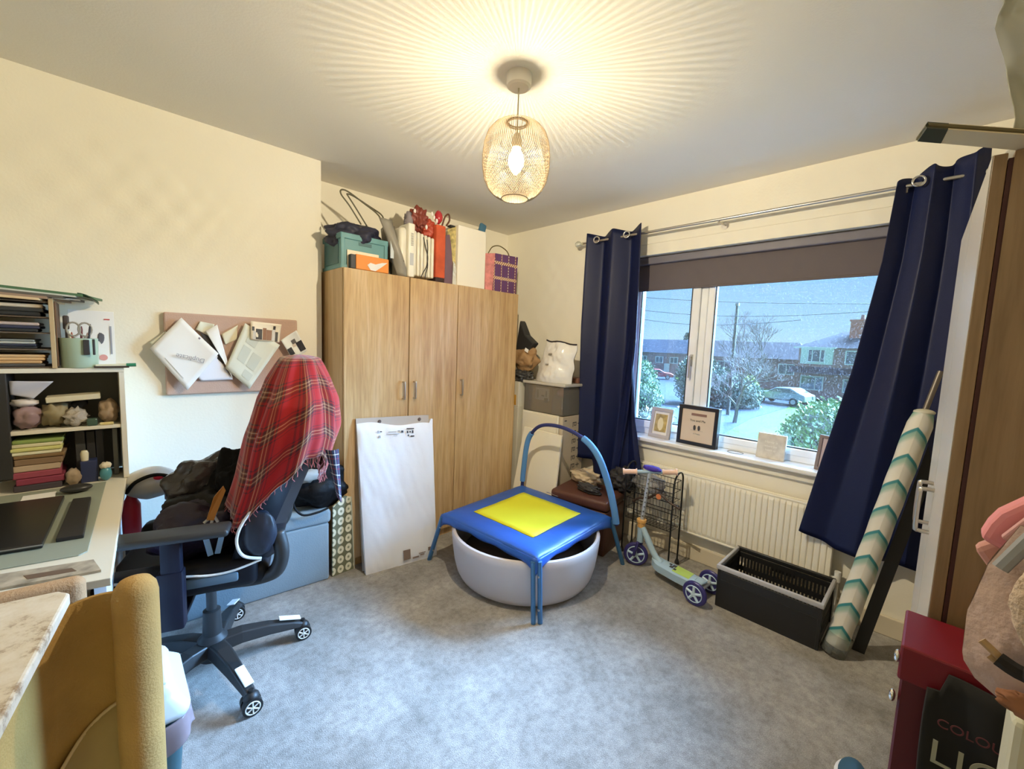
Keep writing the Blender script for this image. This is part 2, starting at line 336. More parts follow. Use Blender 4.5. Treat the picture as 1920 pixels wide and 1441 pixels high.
obj('fascia', MB().box((HX-.42, 8.7, 2.23), (.1, 3.4, .14)), wh_o, h1)
obj('porch_roof', MB().poly([(HX-.05, 1, .35), (HX-1.4, 1, -.25), (HX-.05, 1, -.3)], (0, 9.5, 0)), roof_m, h1)
# lower house with long roof in the middle
h2 = thing('brick_house', 'lower brick house with long grey roof behind the bare tree', 'house', (62, 17, GZ))
obj('wall', MB().box((62, 17.5, (GZ+.9)/2), (7, 13.5, .9-GZ)), brick, h2)
A_ = MB(); y0, y1, xe, ze, zr = 10.4, 24.6, 58.1, .9, 3.0
V_ = [A_.b.verts.new(p) for p in ((xe, y0, ze), (xe, y1, ze), (xe+7.8, y1, ze), (xe+7.8, y0, ze), (xe+3.9, y0+2, zr), (xe+3.9, y1-1, zr))]
for q in ((0, 4, 5, 1), (1, 5, 2), (2, 5, 4, 3), (3, 4, 0), (0, 1, 2, 3)): A_.b.faces.new([V_[i] for i in q])
obj('roof', A_, roof_m, h2)
for yy in (12, 15.5, 19, 22): win_part(h2, 58.4, yy, yy+1.6, -.9, .3, (yy+.8,))
obj('door_canopy', MB().box((57.9, 17.2, -.95), (1.2, 2.4, .25)), brick, h2)
# long terrace on the left
h3 = thing('terraced_house_row', 'long low terrace with slate roof at the far end of the road', 'houses', (72, 34, GZ))
obj('wall', MB().box((72, 34, (GZ+1.0)/2), (7, 22, 1.0-GZ)), P('pinkish brick', (.33, .19, .16), .9, noise=.25, nscale=2), h3)
obj('roof', MB().poly([(68, 23, 1.0), (76, 23, 1.0), (72, 23, 3.35)], (0, 22.5, 0)), P('slate roof', (.05, .05, .065), .9, spec=.1, noise=.25, nscale=3), h3)
for yy in (25, 27.6, 30.6, 33.2, 36.2, 38.8): win_part(h3, 68.45, yy, yy+1.3, -.7, .3, (yy+.65,))
for yy in (26.4, 32, 37.5): obj('front_door', MB().box((68.42, yy+.4, -1.8), (.12, .9, 2.0)), wh_o, h3)
# utility pole and wires
pole = thing('telegraph_pole', 'wooden telegraph pole standing behind the bare tree', 'pole', (30, 9.68, GZ))
obj('post', MB().cyl((30, 9.68, GZ), (30, 9.68, 4.6), .12, .085, 10), P('dark pole wood', (.09, .075, .06), .8), pole)
obj('pole_cap', MB().cyl((30, 9.68, 4.5), (30, 9.68, 4.68), .12, .12, 10), P('grey metal cap', (.25, .25, .25), .5, .8), pole)
wire_m = P('black cable', (.05, .05, .06), .6)
for i, (a, b, txt) in enumerate((((29.7, 17.5, 5.5), (29.7, 2.2, 4.30), 'highest overhead wire crossing the sky'), ((29.7, 17.5, 4.55), (29.7, 2.2, 3.95), 'second overhead wire from the top'), ((29.7, 17.5, 3.9), (29.7, 6, 3.50), 'lowest overhead wire, left of the pole'))):
    one('overhead_wire', MB().tube([Vector(a).lerp(Vector(b), t/12) - Vector((0, 0, .45*math.sin(PI*t/12)))*(1 if i else .4) for t in range(13)], .022, 5), wire_m, txt, 'wire')
# leafy masses
def foliage(c, rad, n, size, seed, M=None, floor=None):
    rr = random.Random(seed); b = MB()
    for i in range(n):
        while True:
            p = Vector((rr.uniform(-1, 1), rr.uniform(-1, 1), rr.uniform(-1, 1)))
            if .25 < p.length < 1: break
        p = p.normalized()*(.62+.38*rr.random()**.5)*(1+.12*math.sin(p.x*9+seed)*math.cos(p.z*8))
        q = Vector((p.x*rad[0], p.y*rad[1], p.z*rad[2]))+Vector(c)
        if floor is not None and q.z < floor: q.z = floor+rr.random()*.3
        a = Vector((rr.gauss(0, 1), rr.gauss(0, 1), rr.gauss(0, 1))).normalized(); d = a.orthogonal().normalized(); e = a.cross(d); s = size*rr.uniform(.6, 1.4)
        v = [b.b.verts.new(q+d*s), b.b.verts.new(q+e*s*.5), b.b.verts.new(q-d*s), b.b.verts.new(q-e*s*.5)]
        b.b.faces.new(v)
    return b
leaf_a = P('blue green leaves', (.11, .20, .07), .7); leaf_b = P('dark green leaves', (.09, .14, .10), .7); leaf_y = P('yellow green leaves', (.28, .36, .05), .6)
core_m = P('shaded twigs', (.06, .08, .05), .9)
def shrub(name, label, cat, parts, mat, leafsize, dens, seed, stem=None):
    base = parts[0][0]; t = thing(name, label, cat, (base[0], base[1], GZ))
    b = MB(); core = MB()
    for k, (c, rad) in enumerate(parts):
        f = foliage(c, rad, int(dens*rad[0]*rad[2]+dens*.5), leafsize, seed+k, floor=GZ+.1)
        me = bpy.data.meshes.new('t'); f.b.to_mesh(me); f.b.free(); b.b.from_mesh(me); bpy.data.meshes.remove(me)
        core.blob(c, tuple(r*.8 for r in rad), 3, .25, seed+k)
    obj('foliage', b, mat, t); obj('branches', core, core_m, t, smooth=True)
    return t
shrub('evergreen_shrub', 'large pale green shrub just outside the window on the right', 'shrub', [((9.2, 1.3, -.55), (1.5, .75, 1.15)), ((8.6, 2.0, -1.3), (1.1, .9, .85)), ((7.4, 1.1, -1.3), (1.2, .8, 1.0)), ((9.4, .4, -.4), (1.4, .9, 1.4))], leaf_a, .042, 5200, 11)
shrub('garden_hedge', 'wide dark green hedge below the bare tree across the road', 'hedge', [((34, 13.4, -.9), (1.8, 1.7, 2.2)), ((34.5, 11.8, -1.5), (1.8, 1.6, 1.7)), ((35, 10.4, -1.9), (1.6, 1.4, 1.3))], leaf_b, .10, 1100, 21)
shrub('golden_shrub', 'small yellow-green shrub beside the hedge across the road', 'shrub', [((40, 11.5, -1.7), (1.2, .9, 1.2))], leaf_y, .09, 1200, 31)
shrub('garden_bush', 'tall leafy bush in the left pane beyond the fence', 'bush', [((26, 14.4, -.9), (1.6, 1.35, 1.7)), ((25, 13.3, -1.8), (1.5, 1.2, 1.1))], leaf_a, .08, 1500, 41)
shrub('garden_bush', 'low brownish bush behind the concrete fence posts', 'bush', [((17.5, 8.9, -2.0), (1.3, 1.1, .75))], P('brown hedge leaves', (.20, .17, .11), .8), .08, 900, 51)
fe = thing('garden_fence', 'low grey fence with white concrete posts by the garden path', 'fence', (14.5, 7.9, GZ))
obj('fence_panel', MB().box((14.5, 7.75, -2.15), (.06, 1.9, .7)), P('weathered fence boards', (.24, .24, .25), .9, noise=.3, nscale=6), fe)
for yy in (8.55, 7.55, 6.85): obj('fence_post', MB().box((14.44, yy, -2.1), (.12, .10, 1.0)), P('concrete post', (.55, .56, .55), .8), fe)
# bare trees
bark = P('grey bark', (.17, .14, .13), .9)
def tree(name, label, base, h, spread, seed, depth=5, r0=.16, lean=0):
    rr = random.Random(seed); b = MB()
    def grow(p, d, L, r, k):
        pts = [p]; dd = d.copy()
        for i in range(3):
            dd = (dd+Vector((rr.gauss(0, .14), rr.gauss(0, .14), rr.gauss(0, .06)))).normalized(); pts.append(pts[-1]+dd*L/3)
        b.tube(pts, [r, r*.88, r*.76, r*.62], 5 if k > 2 else 3, cap=False)
        if k == 0: return
        for i in range(rr.choice((3, 4)) if k > 1 else 4):
            q = pts[rr.choice((2, 3, 3))]; a = rr.uniform(0, 2*PI); s = spread*rr.uniform(.5, 1.15)
            nd = (dd+Vector((math.cos(a)*s, math.sin(a)*s, rr.uniform(-.05, .5)))).normalized(); grow(q, nd, L*rr.uniform(.6, .82), r*.6, k-1)
    grow(Vector(base), Vector((0, lean, 1)), h*.3, r0, depth); one(name, b, bark, label, 'tree'); return
tree('bare_tree', 'wide bare tree with thin spreading branches in front of the telegraph pole', (27, 8.3, GZ), 5.6, 1.0, 5, 6, .12)
tree('bare_tree', 'tall hazy bare birch behind the spreading tree', (44, 11.8, GZ), 9.0, .55, 9, 6, .15)
shrub('distant_trees', 'pair of small round trees rising behind the terrace roof', 'trees', [((84, 33.0, 3.9), (.5, 1.3, 1.2)), ((84, 35.4, 4.0), (.5, 1.3, 1.3))], leaf_b, .25, 350, 61)
tk = bpy.data.objects['distant_trees']
for yy in (33.0, 35.4): obj('trunk', MB().cyl((84, yy, GZ), (84, yy, 3.4), .16, .10, 8), bark, tk)
# parked cars
def car(name, label, x, y, rz, col, s=1.0):
    t = thing(name, label, 'car', (x, y, GZ+.03), rz); pm = P(name+' paint', col, .25, .3, coat=.5); b = MB()
    prof = [(-2.1, .35), (-2.15, .75), (-1.7, .95), (-.9, 1.02), (-.2, 1.42), (1.0, 1.46), (1.75, 1.05), (2.1, .95), (2.15, .4)]
    b.poly([(px_*s, -.88*s, pz*s) for px_, pz in prof], (0, 1.76*s, 0)); obj('body', b, pm, t, local=True, bev=.09, smooth='auto')
    g = MB(); g.poly([(-.78*s, -.9*s, 1.02*s), (-.2*s, -.9*s, 1.34*s), (.95*s, -.9*s, 1.36*s), (1.5*s, -.9*s, 1.04*s)], (0, 1.8*s, 0))
    obj('side_windows', g, gl_o, t, local=True)
    obj('rear_screen', MB().box((1.44*s, 0, 1.24*s), (.06, 1.3*s, .40*s), rot=Matrix.Rotation(-1.05, 4, 'Y')), gl_o, t, local=True); obj('windscreen', MB().box((-.54*s, 0, 1.22*s), (.06, 1.35*s, .5*s), rot=Matrix.Rotation(1.05, 4, 'Y')), gl_o, t, local=True)
    for wx in (-1.35, 1.3):
        for wy in (-.86, .86):
            wb = MB().cyl((wx*s, (wy-.1*(1 if wy > 0 else -1))*s, .33*s), (wx*s, (wy+.05*(1 if wy > 0 else -1))*s, .33*s), .33*s, n=20)
            w_ = obj('wheel', wb, P('tyre', (.03, .03, .03), .8), t, local=True); obj('hubcap', MB().cyl((wx*s, wy*s, .33*s), (wx*s, (wy+.065*(1 if wy > 0 else -1))*s, .33*s), .2*s, n=14), P('alloy', (.5, .5, .52), .4, .8), w_, local=True)
    return t
car('silver_car', 'silver-blue hatchback parked at the kerb across the road', 41.6, 9.15, -.62+PI/2+PI+.35, (.30, .36, .44))
car('red_car', 'small red car at the far end of the road in the left pane', 58, 28.7, 2.0, (.5, .06, .05))
# ------------------------------------------------------------------ pendant lamp
LX, LY = 1.17, 1.22
lamp = thing('pendant_lamp', 'cream wire-mesh pendant lamp with lit filament bulb, hanging from the ceiling', 'lamp', (LX, LY, 1.94))
lm_w = P('cream lacquered metal', (.42, .33, .22), .5)
obj('ceiling_rose', MB().lathe((LX, LY, 2.352), [(.0, 0), (.038, .0), (.046, .006), (.048, .02), (.048, .048)], 40), P('white plastic rose', (.66, .62, .55), .4), lamp, smooth='auto')
obj('cord', MB().cyl((LX, LY, 2.16), (LX, LY, 2.355), .0028, n=8), P('beige flex', (.45, .40, .28), .6), lamp)
SP = [(.0, 0), (.052, .0), (.080, .012), (.105, .035), (.122, .070), (.130, .115), (.1305, .155), (.126, .20), (.113, .238), (.092, .262), (.068, .276), (.036, .284)]
def sr(t):  # t 0..1 along the wall of the shade from the bottom ring up
    pts = SP[1:]; k = t*(len(pts)-1); i = min(int(k), len(pts)-2); f_ = k-i; return lerp(pts[i][0], pts[i+1][0], f_), lerp(pts[i][1], pts[i+1][1], f_)
lat = MB(); NH, NS = 100, 44; tw = 0.45
for dr in (1, -1):
    for k in range(NH):
        pts = []
        for j in range(NS+1):
            t = j/NS; r_, z_ = sr(t); q_ = min(1, t/.6); a = 2*PI*k/NH + dr*30*PI/NH*(q_*q_*(3-2*q_))
            pts.append((LX+r_*math.cos(a), LY+r_*math.sin(a), 1.945+z_))
        lat.tube(pts, .00072, 3, cap=False)
for r_, z_, w_ in ((.052, .0, .0022), (.036, .284, .0026), (.038, .277, .0022)): lat.tube([(LX+r_*math.cos(2*PI*i/32), LY+r_*math.sin(2*PI*i/32), 1.945+z_) for i in range(32)], w_, 6, closed=True)
for k in range(-9, 10):   # mesh across the bottom ring
    o_ = k*.0056; c_ = math.sqrt(max(0, .051**2-o_*o_))
    for a in (PI/4, -PI/4):
        d_ = Vector((math.cos(a), math.sin(a), 0)); n_ = Vector((-math.sin(a), math.cos(a), 0)); o3 = Vector((LX, LY, 1.945))+n_*o_
        lat.tube([o3-d_*c_, o3+d_*c_], .0008, 3, cap=False)
obj('lamp_shade', lat, lm_w, lamp)
sup = MB()
for k in range(3):
    a = 2*PI*k/3+.4; sup.tube([(LX+.036*math.cos(a), LY+.036*math.sin(a), 2.225), (LX+.02*math.cos(a), LY+.02*math.sin(a), 2.19), (LX+.016*math.cos(a), LY+.016*math.sin(a), 2.165)], .0009, 6)
obj('shade_support', sup, lm_w, lamp)
obj('bulb_holder', MB().lathe((LX, LY, 2.135), [(.017, 0), (.019, .004), (.019, .03), (.014, .045), (.006, .055)], 24), P('white lampholder', (.6, .56, .46), .4), lamp, smooth='auto')
bm_ = bpy.data.materials.new('lit bulb glass'); bm_.use_nodes = True; n_ = bm_.node_tree; n_.nodes.clear()
o_ = n_.nodes.new('ShaderNodeOutputMaterial'); t_ = n_.nodes.new('ShaderNodeBsdfTransparent'); e_ = n_.nodes.new('ShaderNodeEmission'); x_ = n_.nodes.new('ShaderNodeAddShader')
e_.inputs[0].default_value = (1, .72, .36, 1); e_.inputs[1].default_value = 3.0
n_.links.new(t_.outputs[0], x_.inputs[0]); n_.links.new(e_.outputs[0], x_.inputs[1]); n_.links.new(x_.outputs[0], o_.inputs[0])
bulb = obj('bulb', MB().lathe((LX, LY, 2.035), [(.0, 0), (.006, .001), (.018, .014), (.0295, .036), (.032, .052), (.028, .07), (.019, .088), (.0145, .102)], 28), bm_, lamp, smooth=True)
fil = MB()
for k in range(4):
    a = k*PI/2+.3; fil.tube([(LX+.010*math.cos(a), LY+.010*math.sin(a), 2.06), (LX+.006*math.cos(a), LY+.006*math.sin(a), 2.115)], .00035, 5)
obj('filament', fil, P('glowing filament', (1, .7, .3), .5, emit=((1, .62, .25), 60)), bulb)
FN = 3
for k in range(FN):          # the tall filament as a column of small sources
    ld = bpy.data.lights.new('bulb_light', 'POINT'); ld.energy = LAMP_W/FN; ld.color = (1.0, .86, .61); ld.shadow_soft_size = .0041
    ld.use_nodes = True; ln = ld.node_tree; le = [q for q in ln.nodes if q.type == 'EMISSION'][0]
    fo = ln.nodes.new('ShaderNodeLightFalloff'); fo.inputs['Strength'].default_value = 1.0; 
    ma = ln.nodes.new('ShaderNodeMath'); ma.operation = 'MULTIPLY'; ma.inputs[1].default_value = .42; mb2 = ln.nodes.new('ShaderNodeMath'); mb2.operation = 'ADD'
    ln.links.new(fo.outputs['Constant'], ma.inputs[0]); ln.links.new(ma.outputs[0], mb2.inputs[0]); ln.links.new(fo.outputs['Linear'], mb2.inputs[1]); ln.links.new(mb2.outputs[0], le.inputs['Strength'])
    lo = bpy.data.objects.new('bulb_light', ld); C.objects.link(lo); lo.parent = lamp; lo.location = (0, 0, (.126+.026*k/(FN-1)))
# ------------------------------------------------------------------ oak wardrobe
oak = wood('light oak board', (.44, .27, .12), (.58, .39, .19), (.66, .48, .28), .34)
oak_e = wood('oak edging', (.33, .19, .08), (.42, .25, .11), (.50, .32, .15))
steel = P('brushed steel', (.55, .52, .48), .32, 1)
WX0, WX1, WF, WH = .965, 2.335, 2.35, 1.772
wd = thing('wardrobe', 'tall light oak three-door wardrobe in the alcove, full width, with goods piled on top', 'wardrobe', ((WX0+WX1)/2, 2.65, 0))
b = MB(); b.box((WX0+.009, 2.66, WH/2), (.018, .575, WH)); b.box((WX1-.009, 2.66, WH/2), (.018, .575, WH)); b.box(((WX0+WX1)/2, 2.66, WH-.009), (WX1-WX0-.036, .575, .018)); b.box(((WX0+WX1)/2, 2.94, WH/2), (WX1-WX0-.036, .01, WH)); b.box(((WX0+WX1)/2, 2.66, .05), (WX1-WX0-.036, .56, .1))
obj('carcass', b, oak, wd)
def handle(par, x, z, y, dx=0.):
    hb = MB(); hb.tube(sp([(x, y+.012, z-.052), (x, y-.020, z-.052), (x, y-.026, z-.046), (x, y-.026, z+.046), (x, y-.020, z+.052), (x, y+.012, z+.052)], 3), .0055, 8); return obj('handle', hb, steel, par, smooth=True)
for a, c, hx in ((WX0, 1.376, 1.338), (1.380, 1.752, 1.416), (1.756, WX1, 1.792)):
    d = obj('door', MB().rb((a+.001, WF, .06), (c-.001, WF+.018, WH-.002), .0012, 1), oak, wd); handle(d, hx, 1.065, WF)
TZ = WH
# teal folding crate
teal = P('teal plastic', (.12, .29, .31), .45); teal_d = P('dark teal recess', (.07, .16, .17), .6)
cr_ = thing('folding_crate', 'teal folding plastic crate on the wardrobe with a navy bag lying in it', 'crate', (1.10, 2.52, TZ))
x0, x1, y0, y1, z0, z1 = .972, 1.245, 2.40, 2.66, TZ, TZ+.195
b = MB(); b.rb((x0, y0, z0), (x1, y1, z0+.012), .003)
for xx in (x0, x1-.012): b.rb((xx, y0, z0), (xx+.012, y1, z1), .004)
for yy in (y0, y1-.012): b.rb((x0, yy, z0), (x1, yy+.012, z1), .004)
for zz, hh in ((z1-.03, .032), (z0, .022)): b.rb((x0-.006, y0-.008, zz), (x1+.006, y0+.004, zz+hh), .004); b.rb((x0-.008, y0-.006, zz), (x0+.004, y1+.006, zz+hh), .004)
for xx in (x0-.006, x1-.018): b.rb((xx, y0-.0075, z0), (xx+.022, y0+.004, z1), .004)
obj('body', b, teal, cr_); obj('side_recess', MB().rb((x0-.003, y0+.04, z0+.03), (x0+.002, y1-.03, z1-.045), .002), teal_d, cr_); obj('grip_slot', MB().rb((1.07, y0-.0015, z1-.055), (1.15, y0+.002, z1-.035), .004), teal_d, cr_)
one('navy_bag', MB().blob((1.10, 2.53, TZ+.20), (.165, .13, .085), 4, .35, 3, 2.2), P('navy nylon', (.025, .027, .055), .6, bump=.3, bscale=18), 'dark navy folded bag lying in the teal crate', 'bag', smooth=True)
# orange box and cream lid before the crate
ob = thing('tissue_box', 'orange cardboard box with white tissue, in front of the teal crate', 'box', (1.13, 2.375, TZ))
obj('carton', MB().rb((1.035, 2.352, TZ), (1.235, 2.388, TZ+.082), .003), P('orange card', (.78, .26, .04), .55), ob)
obj('black_end', MB().rb((1.005, 2.354, TZ), (1.0345, 2.386, TZ+.078), .003), P('black card', (.03, .03, .035), .5), ob)
obj('tissue', MB().poly([(1.10+x, 2.350, TZ+z) for x, z in ((0, .03), (.02, .045), (.05, .04), (.09, .055), (.125, .06), (.10, .04), (.075, .02), (.05, .002), (.02, .004))], (0, .0035, 0)), P('white tissue', (.75, .74, .72), .7), ob)
one('cream_card', MB().rb((1.00, 2.3905, TZ), (1.19, 2.3925, TZ+.105), .001), P('cream card', (.82, .74, .58), .7), 'cream card standing between the orange box and the teal crate', 'card')
# grey tote bag
tote_m = P('grey taupe leather', (.27, .25, .21), .42, bump=.15, bscale=30); tote_d = P('dark grey leather', (.10, .10, .10), .5)
tb = thing('tote_bag', 'taupe leather tote bag with two long handles leaning right of the teal crate', 'bag', (1.31, 2.47, TZ))
def totef(u, v):
    # broad face turned towards the camera, leaning left at the top
    top = v; x = lerp(1.315, 1.205, top)+u*(lerp(.075, .085, top)); y = 2.40+.03*math.sin(u*PI)*-1+.02*top; z = TZ+.005+v*lerp(.33, .345, u)-(.03*u if v > .9 else 0)
    return (x, y+.01*math.sin(v*7+u*3), z)
b = MB().grid(totef, 8, 14); obj('front_panel', b, tote_m, tb, smooth=True, solid=.004)
b = MB().grid(lambda u, v: (lerp(1.30, 1.10, v)+u*.11*(1-.3*v), 2.47+.05*u, TZ+.005+v*.29-.03*(1-u)*v), 6, 12); obj('side_panel', b, tote_d, tb, smooth=True, solid=.004)
b = MB().grid(lambda u, v: (lerp(1.385, 1.29, v)-.02*math.sin(v*3), 2.42+u*.14, TZ+.005+v*lerp(.30, .335, 1-u)), 6, 12); obj('gusset', b, tote_m, tb, smooth=True, solid=.004)
for k, off in enumerate((0, .035)):
    b = MB().tube(sp([(1.13+off, 2.50, 2.06), (1.06+off, 2.50, 2.15), (1.015+off*1.2, 2.51, 2.205), (1.02+off, 2.52, 2.235-off*.4), (1.06+off, 2.52, 2.235-off*.5), (1.14+off, 2.50, 2.19-off*.3), (1.21+off*.8, 2.46, 2.135), (1.235+off*.4, 2.44, 2.09)], 6), .0045, 8); obj('handle', b, P('dark olive strap', (.12, .11, .07), .5), tb, smooth=True)
obj('clear_tag', MB().rb((1.262, 2.385, TZ+.10), (1.285, 2.388, TZ+.21), .004), P('shiny pale tag', (.55, .60, .62), .08), tb)
# white oil-filled radiator
hr = thing('oil_heater', 'cream oil-filled radiator with fins and black cable, upright on the wardrobe', 'heater', (1.45, 2.46, TZ))
hw = P('cream enamel', (.74, .70, .58), .35)
b = MB()
for k in range(6): b.rb((1.425+k*.0265, 2.39, TZ+.02), (1.447+k*.0265, 2.50, TZ+.30-.004*k), .010, 3)
obj('fins', b, hw, hr, smooth='auto')
b = MB().rb((1.378, 2.372, TZ+.005), (1.424, 2.50, TZ+.335), .010, 3); cs = obj('control_panel', b, P('cream plastic', (.80, .77, .66), .4), hr, smooth='auto')
vg = MB()
for k in range(10): vg.box((1.402, 2.3718, TZ+.20+k*.008), (.018, .002, .003))
obj('vent_slots', vg, P('vent shadow grey', (.18, .17, .15), .7), cs); obj('rating_label', MB().box((1.40, 2.3715, TZ+.115), (.026, .001, .075)), P('pale grey label', (.50, .51, .52), .6), cs)
obj('end_cover', MB().rb((1.325, 2.385, TZ+.005), (1.378, 2.50, TZ+.305), .022, 4), hw, hr, smooth='auto'); obj('castor_knob', MB().cyl((1.345, 2.384, TZ+.095), (1.345, 2.376, TZ+.095), .006, n=12), P('brown knob', (.10, .06, .02), .6), hr)
b = MB()
for dx in (0, .026): b.tube(sp([(1.492+dx, 2.386, TZ+.27-dx*.4), (1.505+dx*.6, 2.380, TZ+.21), (1.522-dx*.1, 2.378, TZ+.15), (1.515+dx*.3, 2.380, TZ+.09), (1.49+dx*.8, 2.383, TZ+.045), (1.478+dx*1.2, 2.386, TZ+.012)], 5), .0028, 6)
obj('power_cable', b, P('black flex', (.02, .02, .02), .5), hr, smooth=True)
# red bag with ribboned gift tops
rg = thing('gift_bag', 'tall red felt gift bag with dark red bows, between the heater and the purple folder', 'bag', (1.61, 2.44, TZ))
obj('bag_side', MB().rb((1.59, 2.385, TZ+.03), (1.665, 2.50, TZ+.375), .010, 3), P('red felt', (.62, .10, .035), .8, noise=.25, nscale=9), rg, smooth='auto')
obj('dark_base', MB().rb((1.592, 2.387, TZ), (1.662, 2.50, TZ+.04), .01, 3), P('black base', (.04, .02, .02), .7), rg)
obj('ribbon_bow', MB().blob((1.50, 2.46, TZ+.395), (.055, .05, .075), 4, .5, 5, 2.4), P('dark red ribbon', (.22, .045, .03), .45), rg, smooth=True)
obj('ribbon_bow', MB().blob((1.56, 2.46, TZ+.35), (.05, .045, .05), 4, .5, 8, 2.2), P('brick red ribbon', (.42, .06, .03), .5), rg, smooth=True)
obj('bauble', MB().blob((1.645, 2.45, TZ+.44), (.028, .028, .045), 3, .1, 2), P('shiny red ribbon', (.48, .03, .04), .2, coat=.5), rg, smooth=True)
obj('ribbon_loop', MB().tube(sp([(1.675, 2.45, TZ+.39), (1.69, 2.44, TZ+.45), (1.72, 2.44, TZ+.475), (1.735, 2.45, TZ+.44), (1.71, 2.45, TZ+.40)], 6), .006, 8), P('brown ribbon', (.13, .05, .03), .6), rg, smooth=True)
obj('grey_tissue', MB().blob((1.432, 2.47, TZ+.375), (.03, .03, .055), 3, .5, 4), P('grey tissue paper', (.25, .22, .24), .8), rg, smooth=True)
for p in ((1.452, 2.43, TZ+.43), (1.53, 2.415, TZ+.345), (1.59, 2.42, TZ+.42), (1.605, 2.41, TZ+.40), (1.575, 2.42, TZ+.44)): obj('white_berry', MB().blob(p, (.009, .008, .016), 2), P('white berries', (.8, .75, .7), .5), rg, smooth=True)
one('purple_folder', MB().poly([(1.668, 2.40, TZ), (1.755, 2.40, TZ), (1.72, 2.40, TZ+.27), (1.705, 2.40, TZ+.335), (1.672, 2.40, TZ+.32)], (0, .06, 0)), P('dusky purple felt', (.17, .10, .13), .8), 'dusky purple slanted folder right of the red gift bag', 'folder', bev=.004)
pf = thing('wrapped_print', 'thin gold patterned panel in clear wrapping left of the cream box', 'panel', (1.74, 2.45, TZ))
obj('panel', MB().poly([(1.715, 2.44, TZ+.02), (1.752, 2.395, TZ+.0), (1.752, 2.395, TZ+.395), (1.715, 2.44, TZ+.375)], (.006, .006, 0)), P('gold pattern paper', (.60, .50, .20), .45, noise=.5, nscale=40), pf)
obj('clear_wrap', MB().poly([(1.728, 2.388, TZ), (1.758, 2.382, TZ), (1.748, 2.382, TZ+.13), (1.732, 2.386, TZ+.16)], (.0, .004, 0)), P('crinkled clear film', (.60, .60, .55), .12, bump=1, bscale=60), pf)
obj('black_rim', MB().rb((1.71, 2.40, TZ+.388), (1.752, 2.44, TZ+.40), .003), P('black plastic', (.02, .02, .02), .5), pf)
one('cream_box', MB().rb((1.757, 2.372, TZ), (2.005, 2.56, TZ+.405), .003, 1), P('cream cardboard', (.84, .79, .66), .6), 'big cream cardboard box standing upright on the wardrobe', 'box')
bb = thing('blue_duster', 'blue flat-headed duster on a thin stick behind the cream box', 'duster', (2.14, 2.60, TZ))
obj('stick', MB().cyl((2.10, 2.62, TZ), (2.165, 2.62, TZ+.47), .004, n=8), P('grey stick', (.30, .32, .32), .5), bb)
obj('head', MB().rb((2.14, 2.605, TZ+.46), (2.20, 2.635, TZ+.545), .012, 3, rot=Matrix.Rotation(.25, 4, 'Y')), P('blue microfibre', (.06, .17, .28), .8), bb, smooth='auto')
# woven gift bag
def weave(n):
    t = n.nodes.new('ShaderNodeTexCoord'); s = n.nodes.new('ShaderNodeSeparateXYZ'); n.links.new(t.outputs['Object'], s.inputs[0])
    x = rep(n, s.outputs[0], 14); z = rep(n, s.outputs[2], 9); xs = rep(n, s.outputs[0], 60)
    a = stops(n, xs, [(0, (.16, .04, .10)), (.5, (.10, .06, .20))]); c = stops(n, z, [(0, (0, 0, 0)), (.80, (1, 1, 1))])
    ch = n.nodes.new('ShaderNodeTexChecker'); ch.inputs['Scale'].default_value = 95; ch.inputs[1].default_value = (.75, .62, .35, 1); ch.inputs[2].default_value = (.28, .07, .08, 1); n.links.new(t.outputs['Object'], ch.inputs[0])
    m = n.nodes.new('ShaderNodeMixRGB'); n.links.new(c, m.inputs[0]); n.links.new(a, m.inputs[1]); n.links.new(ch.outputs[0], m.inputs[2])
    c2 = stops(n, x, [(0, (0, 0, 0)), (.47, (1, 1, 1)), (.58, (0, 0, 0))]); m2 = n.nodes.new('ShaderNodeMixRGB'); n.links.new(c2, m2.inputs[0]); n.links.new(m.outputs[0], m2.inputs[1]); n.links.new(ch.outputs[0], m2.inputs[2]); return m2.outputs[0]
wg = thing('woven_bag', 'purple and yellow patterned gift bag with thin handle at the wardrobe end', 'bag', (2.2, 2.42, TZ))
obj('bag_front', MB().poly([(2.085, 2.372, TZ), (2.325, 2.372, TZ), (2.335, 2.372, TZ+.285), (2.10, 2.372, TZ+.275)], (0, .07, 0)), ramp_mat('woven pattern', weave), wg)
obj('bag_side', MB().poly([(2.03, 2.395, TZ), (2.083, 2.374, TZ), (2.098, 2.374, TZ+.275), (2.025, 2.40, TZ+.265)], (.0, .05, 0)), P('pink striped paper', (.62, .22, .20), .7, noise=.3, nscale=30), wg)
obj('handle', MB().tube(sp([(2.06, 2.41, TZ+.27), (2.10, 2.41, TZ+.325), (2.17, 2.41, TZ+.345), (2.25, 2.41, TZ+.32), (2.28, 2.41, TZ+.275)], 6), .004, 8), P('olive cord', (.13, .10, .03), .6), wg, smooth=True)
